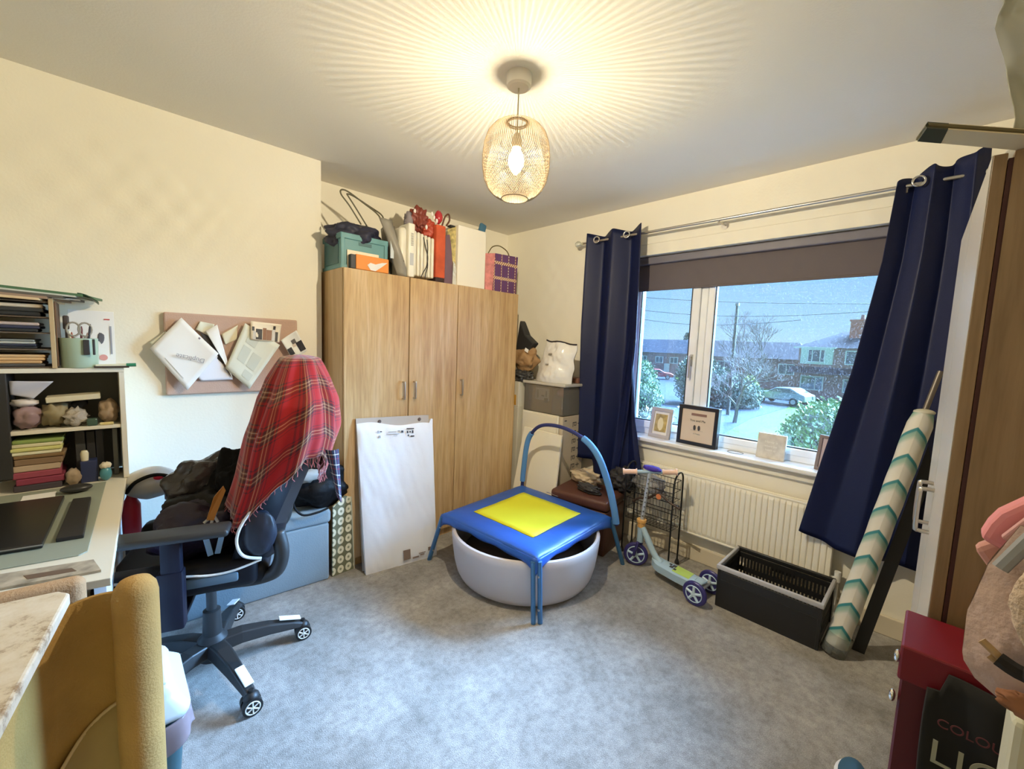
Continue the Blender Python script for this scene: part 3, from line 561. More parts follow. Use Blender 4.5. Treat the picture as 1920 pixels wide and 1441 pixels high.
# ------------------------------------------------------------------ leaning parcel and board by the wardrobe
def quad(c, u, v): # c = BL, BR, TR, TL
    a = Vector(c[0]).lerp(Vector(c[1]), u); b = Vector(c[3]).lerp(Vector(c[2]), u); return a.lerp(b, v)
from mathutils import noise as NZ
pk = thing('wrapped_parcel', 'flat white plastic-wrapped parcel leaning against the wardrobe doors', 'parcel', (1.27, 2.20, 0))
QP = ((1.045, 2.228, .0), (1.49, 2.158, .0), (1.507, 2.262, .845), (1.03, 2.33, .885))
nrm = (Vector(QP[1])-Vector(QP[0])).cross(Vector(QP[3])-Vector(QP[0])).normalized()
def parcel(front):
    def f(u, v):
        p = quad(QP, u, v); e = min(u, 1-u, v, 1-v); puff = .010*(1-math.exp(-e*22)); w_ = .005*NZ.noise(Vector((u*5, v*7, 1.3)))*min(1, e*20)+.0025*NZ.noise(Vector((u*14+v*9, v*5, 4)))
        p = p + nrm*((puff+w_) if front else -.030)
        if v > .985: p.z += .010*math.sin(u*9)*(1 if front else .4)+(.03 if u > .97 else 0)
        return p
    return f
wr = P('white polythene', (.82, .84, .87), .38, bump=.35, bscale=9)
b = MB(); b.grid(parcel(True), 40, 60); b.grid(parcel(False), 40, 60)
for s_ in (0, 1): b.grid(lambda u, v: Vector(parcel(True)(s_, v)).lerp(Vector(parcel(False)(s_, v)), u), 3, 60); b.grid(lambda u, v: Vector(parcel(True)(v, s_)).lerp(Vector(parcel(False)(v, s_)), u), 3, 40)
bmesh.ops.remove_doubles(b.b, verts=b.b.verts, dist=.0006)
obj('wrapping', b, wr, pk, smooth='auto')
ink = P('dark print', (.05, .05, .06), .6); ink2 = P('grey print', (.38, .40, .44), .6); ink3 = P('brown print', (.22, .16, .13), .6)
def deco(par, name, mat, items, Q=QP, off=.0135):
    b = MB()
    for (u0, v0, u1, v1) in items:
        c = [quad(Q, a, d)+nrm*off for a, d in ((u0, v0), (u1, v0), (u1, v1), (u0, v1))]; b.poly(c, nrm*.0012)
    return obj(name, b, mat, par)
deco(pk, 'printed_symbols', ink, [(.62, .965, .72, .972), (.62, .935, .64, .952), (.655, .94, .675, .95), (.69, .935, .71, .955), (.63, .915, .65, .925), (.67, .91, .72, .918), (.545, .94, .575, .955), (.27, .945, .295, .952)])
deco(pk, 'printed_lines', ink2, [(.35, .93, .52, .934), (.38, .945, .48, .949), (.44, .918, .49, .921), (.24, .94, .262, .955), (.25, .905, .275, .922), (.50, .95, .53, .956)])
deco(pk, 'stamp_mark', ink3, [(.50, .035, .60, .105), (.63, .03, .72, .042), (.74, .04, .80, .047), (.86, .06, .90, .085), (.72, .055, .82, .06)])
QB = ((1.05, 2.286, .0), (1.48, 2.225, .0), (1.485, 2.282, .905), (1.03, 2.343, .915))
bd = thing('cardboard_sheet', 'grey-beige flat board standing behind the white parcel', 'board', (1.26, 2.28, 0))
b = MB(); n2 = (Vector(QB[1])-Vector(QB[0])).cross(Vector(QB[3])-Vector(QB[0])).normalized()*.006
b.poly([Vector(q) for q in QB], n2); obj('sheet', b, P('grey beige board', (.48, .43, .38), .7), bd)
for u in (.30, .86): obj('hanger_hole', MB().blob(quad(QB, u, .972)+n2*1.1, (.012, .004, .012), 2), P('brown fitting', (.10, .07, .06), .5), bd)
# ------------------------------------------------------------------ ottoman, bags on it
ot_m = P('grey blue velvet', (.22, .29, .33), .75, bump=.2, bscale=150, noise=.08, nscale=5, sheen=.3)
ot = thing('storage_ottoman', 'grey-blue fabric storage box with lid below the black bag, against the wall', 'storage box', (.50, 2.48, 0))
R6 = Matrix.Rotation(math.radians(-5), 4, 'Z')
obj('box', MB().rb((.12, 2.325, 0), (.872, 2.545, .335), .012, 3, rot=R6, piv=(.88, 2.33, 0)), ot_m, ot, smooth='auto')
obj('lid', MB().rb((.115, 2.318, .337), (.882, 2.548, .415), .020, 4, rot=R6, piv=(.88, 2.33, 0)), ot_m, ot, smooth='auto')
def rings(n):
    t = n.nodes.new('ShaderNodeTexCoord'); s = n.nodes.new('ShaderNodeSeparateXYZ'); n.links.new(t.outputs['Object'], s.inputs[0]); fx = rep(n, s.outputs[0], 21); fz = rep(n, s.outputs[2], 17)
    c = n.nodes.new('ShaderNodeCombineXYZ'); n.links.new(fx, c.inputs[0]); n.links.new(fz, c.inputs[1]); d = n.nodes.new('ShaderNodeVectorMath'); d.operation = 'DISTANCE'; d.inputs[1].default_value = (.5, .5, 0); n.links.new(c.outputs[0], d.inputs[0])
    return stops(n, d.outputs['Value'], [(0, (.30, .32, .20)), (.13, (.80, .78, .60)), (.40, (.17, .18, .11))])
gb = thing('patterned_bag', 'green laminated shopping bag with pale rings, between the blue box and wardrobe', 'bag', (.965, 2.35, 0))
obj('bag_body', MB().poly([(.893, 2.335, 0), (1.025, 2.345, 0), (1.005, 2.343, .45), (.96, 2.33, .47), (.895, 2.33, .42)], (0, .012, 0)), ramp_mat('ring pattern', rings, .45), gb)
obj('edge_trim', MB().tube([(1.025, 2.345, .0), (1.005, 2.343, .45)], .004, 6), P('pale piping', (.55, .53, .40), .6), gb)
blk = P('black nylon', (.005, .005, .006), .6, spec=.2, bump=.35, bscale=25); blk2 = P('charcoal fabric', (.007, .007, .008), .9, spec=.1, bump=.4, bscale=22)
hb_ = thing('handbag', 'black soft handbag with grey lining on the grey-blue storage box', 'bag', (.85, 2.40, .415))
obj('body', MB().blob((.85, 2.43, .545), (.175, .12, .135), 4, .25, 9, 1.6), blk, hb_, smooth=True)
obj('lining', MB().blob((.76, 2.335, .625), (.075, .03, .035), 3, .3, 2), P('grey lining', (.30, .30, .28), .6), hb_, smooth=True)
obj('strap', MB().tube(sp([(.70, 2.32, .60), (.68, 2.31, .50), (.72, 2.30, .43), (.80, 2.30, .422), (.86, 2.31, .43)], 6), .006, 8), blk, hb_, smooth=True)
# ------------------------------------------------------------------ gaming chair
CH = thing('gaming_chair', 'black gaming chair with white piping facing the desk, tartan blanket over its back', 'chair', (.27, 1.97, 0), math.radians(-18))
pu = P('black leatherette', (.004, .005, .009), .5, spec=.25); pul = P('black plastic', (.004, .004, .006), .45, spec=.25); pip = P('white piping', (.75, .74, .70), .5); whp = P('white plastic', (.80, .80, .78), .4); navy_p = P('dark slate leatherette', (.010, .014, .028), .5)
def L(name, mb, mat, par=None, **k): return obj(name, mb, mat, par or CH, local=True, **k)
for k in range(5):
    a = math.radians(-79+18+72*k); ca, sa = math.cos(a), math.sin(a)
    pts = [(.03*ca, .03*sa, .115), (.12*ca, .12*sa, .128), (.22*ca, .22*sa, .112), (.315*ca, .315*sa, .078)]
    b = MB()
    Mx = Matrix.Rotation(a, 4, 'Z')
    pr = [(.025, .05), (.10, .047), (.20, .038), (.30, .030), (.335, .026)]; zt = [.135, .140, .125, .096, .080]; zb = [.085, .092, .082, .066, .056]
    rings_ = []
    for (d, w_), t_, bo in zip(pr, zt, zb):
        w_ *= .8; rings_.append([b.b.verts.new(Mx @ Vector(q)) for q in ((d, -w_, bo), (d, w_, bo), (d, w_*.7, t_), (d, -w_*.7, t_))])
    for A_, B_ in zip(rings_, rings_[1:]):
        for j in range(4): b.b.faces.new((A_[j], A_[(j+1) % 4], B_[(j+1) % 4], B_[j]))
    b.b.faces.new(rings_[0]); b.b.faces.new(rings_[-1])
    leg = L('base_leg', b, pul, bev=.006)
    b = MB().rb((.235, -.016, .116), (.325, .016, .122), .004, 2, rot=Matrix.Rotation(.30, 4, 'Y'), piv=(.28, 0, .112)); bmesh.ops.transform(b.b, matrix=Mx @ Matrix.Translation((0, 0, -.004)), verts=b.b.verts)
    L('foot_pad', b, whp, leg)
    cc = Mx @ Vector((.335, 0, .034)); sw = a+.9+k*.4; ax = Vector((math.cos(sw), math.sin(sw), 0))
    if k in (0, 1, 2): ax = Vector((.16, -1, 0)).normalized() if k else Vector((.3, -1, 0)).normalized()
    cas = None
    b = MB()
    for sg in (-1, 1): b.cyl(cc+ax*sg*.006, cc+ax*sg*.027, .033, n=24)
    b.blob(cc+Vector((0, 0, .022)), (.026, .026, .026), 3); b.cyl(cc+Vector((0, 0, .02)), cc+Vector((0, 0, .055)), .009)
    cas = L('caster', b, P('caster rubber', (.01, .01, .01), .5), smooth='auto')
    for sg in (-1, 1):
        b = MB(); c0 = cc+ax*sg*.0275; e1 = Vector((0, 0, 1)); e2 = ax.cross(e1)
        b.tube([c0+(e1*math.cos(2*PI*i/24)+e2*math.sin(2*PI*i/24))*.023 for i in range(24)], .0022, 5, closed=True)
        for i in range(6):
            q = 2*PI*i/6; b.tube([c0, c0+(e1*math.cos(q)+e2*math.sin(q))*.023], .0026, 5)
        L('wheel_trim', b, pip, cas)
L('gas_lift', MB().lathe((0, 0, .06), [(.05, .0), (.052, .08), (.034, .10), (.030, .20), (.018, .205), (.018, .36)], 24), pul, smooth='auto')
L('tilt_mechanism', MB().rb((-.13, -.09, .405), (.14, .09, .455), .015, 3), pul, smooth='auto')
# seat
b = MB().rb((-.27, -.255, .455), (.22, .255, .545), .035, 5); b.rb((-.27, -.275, .47), (.19, -.18, .575), .03, 4); b.rb((-.27, .18, .47), (.19, .275, .575), .03, 4)
st_ = L('seat', b, pu, smooth='auto')
L('seat_piping', MB().tube(sp([(-.28, -.262, .566), (-.15, -.279, .563), (-.03, -.281, .556), (.05, -.281, .545), (.12, -.279, .548), (.20, -.268, .566)], 6), .0042, 6), pip, st_)
L('seat_panel', MB().rb((-.03, -.2835, .505), (.13, -.26, .540), .008, 2), P('slate blue leatherette', (.09, .14, .18), .45), st_, smooth='auto')
for sg in (-1, 1):
    L('back_bracket', MB().tube(sp([(.10, sg*.20, .47), (.19, sg*.22, .475), (.245, sg*.235, .50), (.265, sg*.24, .57), (.25, sg*.235, .65)], 5), .027, 8), pul, smooth=True)
# backrest: profile widths by height, leaning back
def backf(side):
    W_ = [(0, .235), (.12, .27), (.28, .265), (.45, .225), (.62, .255), (.74, .235), (.84, .155), (.94, .15), (1, .115)]
    def f(u, v):
        w_ = pl(W_, v); y = (u*2-1)*w_; x = .155+.145*v+.045*math.sin(v*2.6)*.3; z = .53+.75*v
        wing = abs(u*2-1)**3; x -= wing*.06*(1-.6*v)
        if side: th_ = .105*(1-.3*v)*(1-abs(u*2-1)**6*.55); x += th_
        return (x, y, z)
    return f
b = MB(); b.grid(backf(0), 18, 30); b.grid(backf(1), 18, 30)
for s_ in (0, 1): b.grid(lambda u, v: Vector(backf(0)(s_, v)).lerp(Vector(backf(1)(s_, v)), u), 2, 30); b.grid(lambda u, v: Vector(backf(0)(v, s_)).lerp(Vector(backf(1)(v, s_)), u), 2, 18)
bmesh.ops.remove_doubles(b.b, verts=b.b.verts, dist=.0006)
bk = L('backrest', b, pu, smooth=True)
L('backrest_piping', MB().tube(sp([(.205, -.270, .79), (.165, -.276, .745), (.135, -.285, .69), (.130, -.287, .64), (.150, -.283, .595), (.20, -.268, .57)], 6), .0055, 6), pip, bk)
L('side_bolster', MB().blob((.195, -.262, .665), (.055, .028, .085), 4, .08, 3), navy_p, bk, smooth=True)
L('side_strap', MB().grid(lambda u, v: (lerp(.245, .375, v)+u*.035, -.285+.035*v, .70+.31*v), 2, 8), P('slate strap', (.06, .085, .13), .6), bk, solid=.004)
# armrests
for sg, z in ((-1, .715), (1, .715)):
    ar = L('armrest', MB().rb((-.20, sg*.31-.045, z-.012), (.115, sg*.31+.045, z+.014), .012, 3), pul, smooth='auto')
    b = MB(); b.rb((-.075, sg*.31-.020, .56), (-.02, sg*.31+.020, z-.01), .008, 2); b.rb((-.085, sg*.31-.024, .40), (-.015, sg*.31+.024, .60), .008, 2); b.rb((-.08, min(sg*.09, sg*.33), .405), (-.02, max(sg*.09, sg*.33), .425), .006, 2)
    L('armrest_post', b, P('armrest post plastic', (.008, .008, .018), .5, spec=.25), ar, smooth='auto')
# tartan blanket over the back (its own thing)
def tartan(n):
    t = n.nodes.new('ShaderNodeTexCoord'); s = n.nodes.new('ShaderNodeSeparateXYZ'); n.links.new(t.outputs['UV'], s.inputs[0])
    R_, D_, G_, Wt = (.36, .012, .016), (.06, .008, .015), (.22, .085, .045), (.66, .52, .38)
    seq = [(0, R_), (.26, D_), (.30, R_), (.36, D_), (.44, G_), (.47, Wt), (.485, G_), (.52, D_), (.56, G_), (.59, Wt), (.605, G_), (.64, D_), (.72, R_), (.78, D_), (.815, R_)]
    a = stops(n, rep(n, s.outputs[0], 11), seq); b = stops(n, rep(n, s.outputs[1], 4.6), seq)
    m = n.nodes.new('ShaderNodeMixRGB'); m.inputs[0].default_value = .5; n.links.new(a, m.inputs[1]); n.links.new(b, m.inputs[2])
    h = n.nodes.new('ShaderNodeHueSaturation'); h.inputs['Saturation'].default_value = 1.1; h.inputs['Value'].default_value = 1.0; n.links.new(m.outputs[0], h.inputs['Color']); return h.outputs[0]
tar = ramp_mat('red tartan wool', tartan, .9, .3)
bl = thing('tartan_blanket', 'red tartan fringed blanket draped over the top of the gaming chair', 'blanket', (.27, 1.97, .70), math.radians(-18))
bl_M = Matrix.Translation((.27, 1.97, 0)) @ Matrix.Rotation(math.radians(-18), 4, 'Z')
def wr_(f): return lambda u, v: bl_M @ Vector(f(u, v))
# one cloak-like sheet: u runs round the backrest, v from the crest to the hem
def cloak(u, v):
    a = 2*PI*u; ca, sa = math.cos(a), math.sin(a)                 # ca>0 rear, sa<0 near side
    deg = (math.degrees(a)) % 360
    hem = pl([(0, .80), (60, .86), (120, .80), (180, .76), (215, .705), (240, .70), (262, .80), (285, .93), (310, .93), (335, .83), (360, .80)], deg)
    if v < .12:
        t = v/.12; z = 1.300-.012*t*t; k = t
    else:
        t = (v-.12)/.88; z = lerp(1.288, hem, t**1.05); k = 1
    hx = pl([(.70, .150), (1.0, .158), (1.12, .140), (1.20, .112), (1.26, .082), (1.30, .060)], z)
    hy = pl([(.70, .285), (.90, .290), (1.03, .285), (1.12, .265), (1.20, .205), (1.26, .160), (1.30, .120)], z)
    cx = pl([(.70, .225), (.85, .27), (1.0, .305), (1.15, .325), (1.3, .330)], z)
    e = 2/2.6; x = cx+hx*k*math.copysign(abs(ca)**e, ca); y = -.012+hy*k*math.copysign(abs(sa)**e, sa)
    fo = (.012*math.sin(a*9+v*2)+.007*math.sin(a*17+1))*min(1, v*2.2)+.010*NZ.noise(Vector((ca*2, sa*2, v*4)))
    x += fo*ca; y += fo*sa*.7
    return (x, y, z)
b = MB().grid(wr_(cloak), 150, 56); bmesh.ops.remove_doubles(b.b, verts=b.b.verts, dist=.0004)
obj('blanket_cloth', b, tar, bl, smooth=True, solid=.005)
fr = MB()
for k in range(120):
    u = k/120; p = bl_M @ Vector(cloak(u, 1)); L_ = .035 if (u < .25 or u > .8) else .02
    fr.tube([p, p+Vector((rnd(-.006, .006), rnd(-.006, .006), -L_/2)), p+Vector((rnd(-.010, .010), rnd(-.010, .010), -L_))], .0016, 4)
obj('fringe', fr, P('wool fringe', (.40, .12, .12), .9), bl)
# twisted dark corner hanging at the back
def tail(u, v): return (lerp(.415, .455, v)+(.045-.03*v)*u, -.265-.015*math.sin(u*PI)-.005*v, lerp(.955, .775-.03*u, v))
def tartan2(n):
    t = n.nodes.new('ShaderNodeTexCoord'); s = n.nodes.new('ShaderNodeSeparateXYZ'); n.links.new(t.outputs['UV'], s.inputs[0])
    seq = [(0, (.02, .03, .07)), (.4, (.7, .65, .6)), (.5, (.02, .03, .07)), (.8, (.25, .02, .04)), (.9, (.02, .03, .07))]
    a = stops(n, rep(n, s.outputs[0], 2.2), seq); b2 = stops(n, rep(n, s.outputs[1], 5), seq); m = n.nodes.new('ShaderNodeMixRGB'); m.inputs[0].default_value = .5; n.links.new(a, m.inputs[1]); n.links.new(b2, m.inputs[2]); return m.outputs[0]
b = MB().grid(wr_(tail), 6, 14); obj('blanket_corner', b, ramp_mat('navy tartan corner', tartan2, .9), bl, smooth=True, solid=.004, label='navy and white corner of the blanket')
# clothes and bags on the seat
one('black_jacket', MB().blob((.30, 2.00, .655), (.165, .16, .11), 4, .45, 12, 1.7), P('black shiny padding', (.004, .0035, .0045), .5, spec=.25, bump=.6, bscale=14), 'black shiny jacket heaped on the seat of the gaming chair', 'jacket', smooth=True)
one('bin_bag', MB().blob((.31, 2.13, .745), (.15, .10, .115), 4, .30, 15, 2.0), P('grey silver crumpled plastic', (.04, .035, .038), .20, bump=1.0, bscale=18), 'crumpled dark shiny plastic bag on the jacket, nearest the wall', 'bag', smooth=True)
one('black_garment', MB().blob((.385, 2.03, .74), (.10, .15, .14), 4, .4, 17, 1.8), blk2, 'charcoal hooded coat against the chair back, beside the blanket', 'coat', smooth=True)
bp = thing('school_bag', 'dark bag with orange strap and blue-white key fob between the chair arms', 'bag', (.24, 1.80, .56))
obj('body', MB().blob((.235, 1.885, .640), (.15, .09, .095), 4, .3, 19, 1.8), P('dark purple nylon', (.018, .012, .03), .5, bump=.3, bscale=30), bp, smooth=True)
obj('strap', MB().poly([(.235, 1.765, .715), (.255, 1.76, .71), (.30, 1.80, .80), (.295, 1.81, .815), (.262, 1.79, .785)], (.0, .005, 0)), P('orange brown strap', (.40, .17, .03), .6), bp)
fb = MB()
for q in ((-.03, .0, -.03), (-.008, 0, -.045), (.012, 0, -.04)): fb.tube([(0.259, 1.79, 0.720), (0.259+q[0], 1.785, 0.720+q[2]*.7)], .005, 6)
obj('key_fob', fb, P('pale fob cord', (.60, .62, .60), .5), bp); obj('fob_ball', MB().blob((0.259, 1.79, 0.724), (.012, .012, .012), 2), P('blue fob', (.10, .25, .45), .4), bp)
for x_, a in ((.236, .12), (.270, -.15)): obj('reflective_strip', MB().rb((x_-.009, 1.752, .585), (x_+.009, 1.757, .655), .004, 2, rot=Matrix.Rotation(a*-1.5, 4, 'Y')), P('blue white strip', (.30, .55, .85), .35), bp)
wd_ = thing('white_helmet', 'white and black rounded hood with red patch behind the far armrest', 'helmet', (.12, 2.38, .62))
obj('shell', MB().blob((.125, 2.40, .705), (.095, .07, .07), 4, .05, 1), P('off white shell', (.62, .60, .55), .4), wd_, smooth=True)
obj('rim', MB().tube(sp([(.04, 2.345, .69), (.07, 2.33, .735), (.13, 2.325, .757), (.19, 2.33, .735), (.225, 2.345, .69)], 6), .008, 8), blk, wd_, smooth=True)
obj('red_patch', MB().blob((.145, 2.325, .745), (.018, .006, .012), 3), P('red patch', (.55, .02, .05), .5), wd_, smooth=True)
one('red_bottle', MB().lathe((.055, 2.40, .47), [(.0, 0), (.03, 0), (.032, .02), (.032, .15), (.014, .19), (.014, .21), (0, .21)], 20), P('red plastic bottle', (.45, .02, .04), .35), 'red bottle beside the desk under the far armrest', 'bottle', smooth='auto')
one('bottle_shelf', MB().rb((.03, 2.36, .0), (.10, 2.46, .47), .006), P('dark box', (.03, .03, .035), .6), 'narrow dark box on the floor under the red bottle', 'box')
# ------------------------------------------------------------------ pinboard
pb = thing('pinboard', 'pinkish-beige pinboard on the wall above the chair', 'pinboard', (.50, 2.615, 1.07))
obj('board', MB().rb((.205, 2.603, 1.068), (.800, 2.629, 1.470), .008, 3), P('beige pink felt', (.52, .36, .29), .9, noise=.06, nscale=12, bump=.2, bscale=200), pb)
pap = P('white paper', (.80, .79, .77), .8); pap2 = P('greenish paper', (.68, .68, .57), .8); pap3 = P('lilac white paper', (.76, .76, .82), .8); prn = P('faint print', (.50, .50, .46), .8); crm = P('cream paper', (.72, .66, .48), .8)
def sheet(name, label, cat, pts, y, mat, curl=.0, extra=(), group=None):
    q = pts
    def f(u, v):
        a = Vector((q[0][0], 0, q[0][1])).lerp(Vector((q[1][0], 0, q[1][1])), u); b = Vector((q[3][0], 0, q[3][1])).lerp(Vector((q[2][0], 0, q[2][1])), u); p = a.lerp(b, v); p.y = y-curl*(v**2)-.004*math.sin(u*3+v*4); return p
    t = thing(name, label, cat, (sum(p[0] for p in q)/4, y, min(p[1] for p in q)), group=group) if extra else None
    o = obj('sheet' if extra else name, MB().grid(f, 10, 10), mat, t, smooth=True, solid=.0012)
    if not extra: return tag(o, label, cat, group)
    for (nm, m_, rects) in extra:
        b = MB()
        for (u0, v0, u1, v1) in rects:
            c = [f(*k)-Vector((0, .0016, 0)) for k in ((u0, v0), (u1, v0), (u1, v1), (u0, v1))]; b.poly(c, (0, -.0006, 0))
        obj(nm, b, m_, t)
    return t
sheet('pinned_paper', 'cream sheet poking out at the left edge of the pinboard', 'paper', [(.150, 1.322), (.21, 1.378), (.26, 1.30), (.20, 1.25)], 2.594, pap2)
sheet('folded_leaflet', 'small folded leaflet at the top middle of the pinboard', 'leaflet', [(.326, 1.392), (.345, 1.434), (.404, 1.423), (.385, 1.36)], 2.594, pap2)
one('brochure', MB().poly([(.343, 2.590, 1.378), (.386, 2.590, 1.358), (.447, 2.590, 1.235), (.435, 2.590, 1.22), (.40, 2.59, 1.26)], (0, .003, 0)), P('dark brochure', (.04, .04, .045), .5), 'dark brochure edge showing between two pinned sheets', 'brochure')
dp = sheet('duplicate_letter', 'white letter printed Duplicate hanging upside down at the pinboard left', 'letter', [(.149, 1.295), (.270, 1.447), (.412, 1.275), (.281, 1.093)], 2.580, pap, .022,
    (('printed_dot', P('grey purple dot', (.22, .2, .25), .8), [(.93, .50, .97, .54)]), ('faint_line', prn, [(.10, .3, .115, .8)])))
text('duplicate_text', 'Duplicate', .030, frameM((.298, 2.5585, 1.252), (-.97, 0, .24), (-.24, 0, -.97)), P('grey ink', (.30, .30, .34), .8), dp)
sheet('pinned_paper', 'lilac-white sheet low on the pinboard, under the printed letter', 'paper', [(.29, 1.205), (.40, 1.285), (.475, 1.14), (.34, 1.135)], 2.5885, pap3)
sheet('folded_letter', 'long white folded sheet slanting down the middle of the pinboard', 'letter', [(.363, 1.387), (.413, 1.421), (.474, 1.139), (.443, 1.22)], 2.580, pap, .004)
sheet('pinned_paper', 'cream triangle of paper behind the large form on the pinboard', 'paper', [(.431, 1.373), (.505, 1.424), (.50, 1.35), (.449, 1.32)], 2.595, crm)
sheet('printed_form', 'large creased greenish form on the right half of the pinboard', 'form', [(.441, 1.20), (.535, 1.437), (.697, 1.326), (.547, 1.087)], 2.578, pap2, .012,
    (('form_boxes', P('form tint', (.56, .57, .48), .8), [(.30, .20, .62, .45), (.30, .52, .60, .80), (.68, .20, .9, .5), (.1, .55, .24, .85)]),))
def groupphoto(n):
    t = n.nodes.new('ShaderNodeTexCoord'); s = n.nodes.new('ShaderNodeSeparateXYZ'); n.links.new(t.outputs['UV'], s.inputs[0])
    return stops(n, s.outputs[0], [(0, (.75, .65, .50))], 'CONSTANT') if False else stops(n, s.outputs[0], [(0, (.55, .42, .28)), (.07, (.80, .76, .70)), (.17, (.05, .045, .04)), (.38, (.45, .25, .15)), (.52, (.25, .10, .05)), (.70, (.70, .66, .60)), (.82, (.06, .05, .05)), (.93, (.75, .65, .5))])
ph = sheet('group_photograph', 'colour photograph of a row of people at the top right of the pinboard', 'photo', [(.556, 1.350), (.697, 1.341), (.707, 1.440), (.560, 1.450)], 2.573, P('photo paper sepia', (.82, .72, .55), .35), .004,
    (('dark_figures', P('dark clothes', (.04, .035, .03), .5), [(.17, .06, .38, .62), (.04, .5, .12, .72), (.83, .02, .92, .55), (.74, .66, .82, .86)]), ('brown_figures', P('brown clothes', (.25, .11, .05), .5), [(.40, .06, .52, .70), (.53, .06, .70, .62)]), ('pale_figures', P('pale clothes', (.62, .57, .50), .5), [(.08, .05, .17, .48), (.71, .05, .82, .66)])))
sheet('portrait_photograph', 'tilted black and white photograph hanging off the pinboard corner', 'photo', [(.758, 1.250), (.702, 1.352), (.778, 1.412), (.838, 1.297)], 2.566, P('photo paper white', (.80, .82, .80), .35), .014,
    (('dark_coat', P('black print', (.02, .02, .03), .5), [(.15, .02, .50, .30), (.10, .62, .55, .98), (.0, .0, .08, .35)]), ('hair', P('dark grey print', (.10, .09, .09), .5), [(.55, .45, .74, .70)]), ('face', P('pale skin print', (.6, .52, .46), .5), [(.42, .40, .56, .60)])))
# ------------------------------------------------------------------ desk with hutch
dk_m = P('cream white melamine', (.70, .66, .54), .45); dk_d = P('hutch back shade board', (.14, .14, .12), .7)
dk = thing('desk', 'cream-white desk with shelf hutch against the chimney wall, covered in papers', 'desk', (-.35, 2.05, 0))
b = MB().poly([(-.80, 2.60, .722), (-.80, 1.62, .722), (-.012, 1.43, .722), (.045, 2.40, .722), (.045, 2.60, .722)], (0, 0, .022)); obj('desktop', b, dk_m, dk, bev=.002)
b = MB().poly([(-.022, 1.475, 0), (-.045, 1.475, 0), (.0, 2.55, 0), (.022, 2.55, 0)], (0, 0, .722)); obj('side_panel', b, P('pale desk side', (.60, .62, .66), .5), dk)
obj('side_panel', MB().box((-.78, 2.1, .36), (.02, .9, .722)), dk_m, dk)
obj('hutch_side', MB().rb((.036, 2.395, .745), (.054, 2.625, 1.218), .0015, 1), dk_m, dk); obj('hutch_side', MB().box((-.70, 2.51, .98), (.018, .23, .476)), dk_m, dk)
obj('hutch_top', MB().rb((-.71, 2.392, 1.200), (.054, 2.625, 1.218), .0015, 1), dk_m, dk); obj('hutch_shelf', MB().rb((-.69, 2.40, .964), (.036, 2.62, .979), .0015, 1), dk_m, dk)
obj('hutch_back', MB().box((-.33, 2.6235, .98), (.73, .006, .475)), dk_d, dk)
obj('hutch_divider', MB().rb((-.34, 2.396, .80), (-.266, 2.60, 1.199), .003), P('black speaker box', (.02, .02, .02), .6), dk)
# paper rack on the hutch
rk = thing('letter_rack', 'wooden letter tray rack full of papers on top of the hutch', 'letter tray', (-.30, 2.46, 1.218))
pine = P('pale pine', (.45, .33, .18), .6)
obj('side', MB().rb((-.149, 2.385, 1.2185), (-.136, 2.60, 1.487), .001, 1), pine, rk); obj('side', MB().box((-.55, 2.49, 1.353), (.012, .21, .27)), pine, rk)
obj('side_inner', MB().box((-.133, 2.50, 1.35), (.003, .19, .25)), P('brown back panel', (.14, .07, .035), .7), rk)
for z in (1.222, 1.290, 1.352, 1.412, 1.470): obj('shelf', MB().box((-.34, 2.495, z), (.385, .205, .005)), P('dark rack board', (.10, .07, .045), .7), rk)
pc = [(.55, .36, .18), (.42, .40, .38), (.10, .11, .14), (.50, .42, .30), (.035, .04, .035), (.62, .50, .33), (.30, .20, .12)]
stack_names = ['manila envelopes', 'grey papers', 'black folder', 'cream papers']
def stack(label, x0, x1, z, h, n, cols, y0=2.392, y1=2.58, cat='papers', sk=.012):
    t = thing('paper_stack', label, cat, ((x0+x1)/2, (y0+y1)/2, z)); hh = h/n
    for k in range(n):
        dx = rnd(-sk, 0); c = cols[k % len(cols)]
        obj('document', MB().rb((x0+dx, y0+rnd(0, .012), z+k*hh+.0004), (x1+dx, y1, z+(k+1)*hh-.0004), min(.003, hh*.3), 1, rot=Matrix.Rotation(rnd(-.03, .03), 4, 'Z')), P('doc %.2f %.2f %.2f' % c, c, .75), t)
    return t
stack('manila envelopes in the lowest tray of the letter rack', -.50, -.165, 1.2255, .045, 4, [(.08, .07, .06), (.50, .30, .13), (.60, .38, .18), (.55, .36, .18)])
stack('dark papers with a grey top sheet in the second tray of the rack', -.50, -.18, 1.2935, .034, 4, [(.03, .03, .035), (.03, .035, .06), (.42, .42, .38), (.20, .22, .22)])
stack('black folders under a pinkish sheet in the third tray of the rack', -.50, -.17, 1.3555, .036, 3, [(.02, .02, .02), (.03, .03, .06), (.45, .36, .34)])
stack('black bulging folder in the top tray of the rack', -.50, -.16, 1.4155, .046, 3, [(.02, .02, .018), (.03, .03, .028), (.55, .47, .36)])
fl = thing('folder_pile', 'green-edged sloping folders and papers on top of the letter rack', 'folders', (-.30, 2.45, 1.4725))
for k, (x1, z, c, h_) in enumerate(((-.17, 1.4745, (.62, .46, .28), .010), (-.15, 1.4855, (.30, .20, .14), .010), (-.11, 1.4965, (.10, .09, .08), .010), (-.075, 1.5075, (.50, .52, .46), .007), (-.055, 1.5155, (.06, .14, .07), .010))):
    obj('folder', MB().poly([(-.55, 2.37, z+.012), (x1, 2.37, z-.004*k), (x1+.055, 2.60, z-.004*k-.002), (-.55, 2.60, z+.012)], (0, 0, h_)), P('folder %d' % k, c, .5), fl, bev=.001)
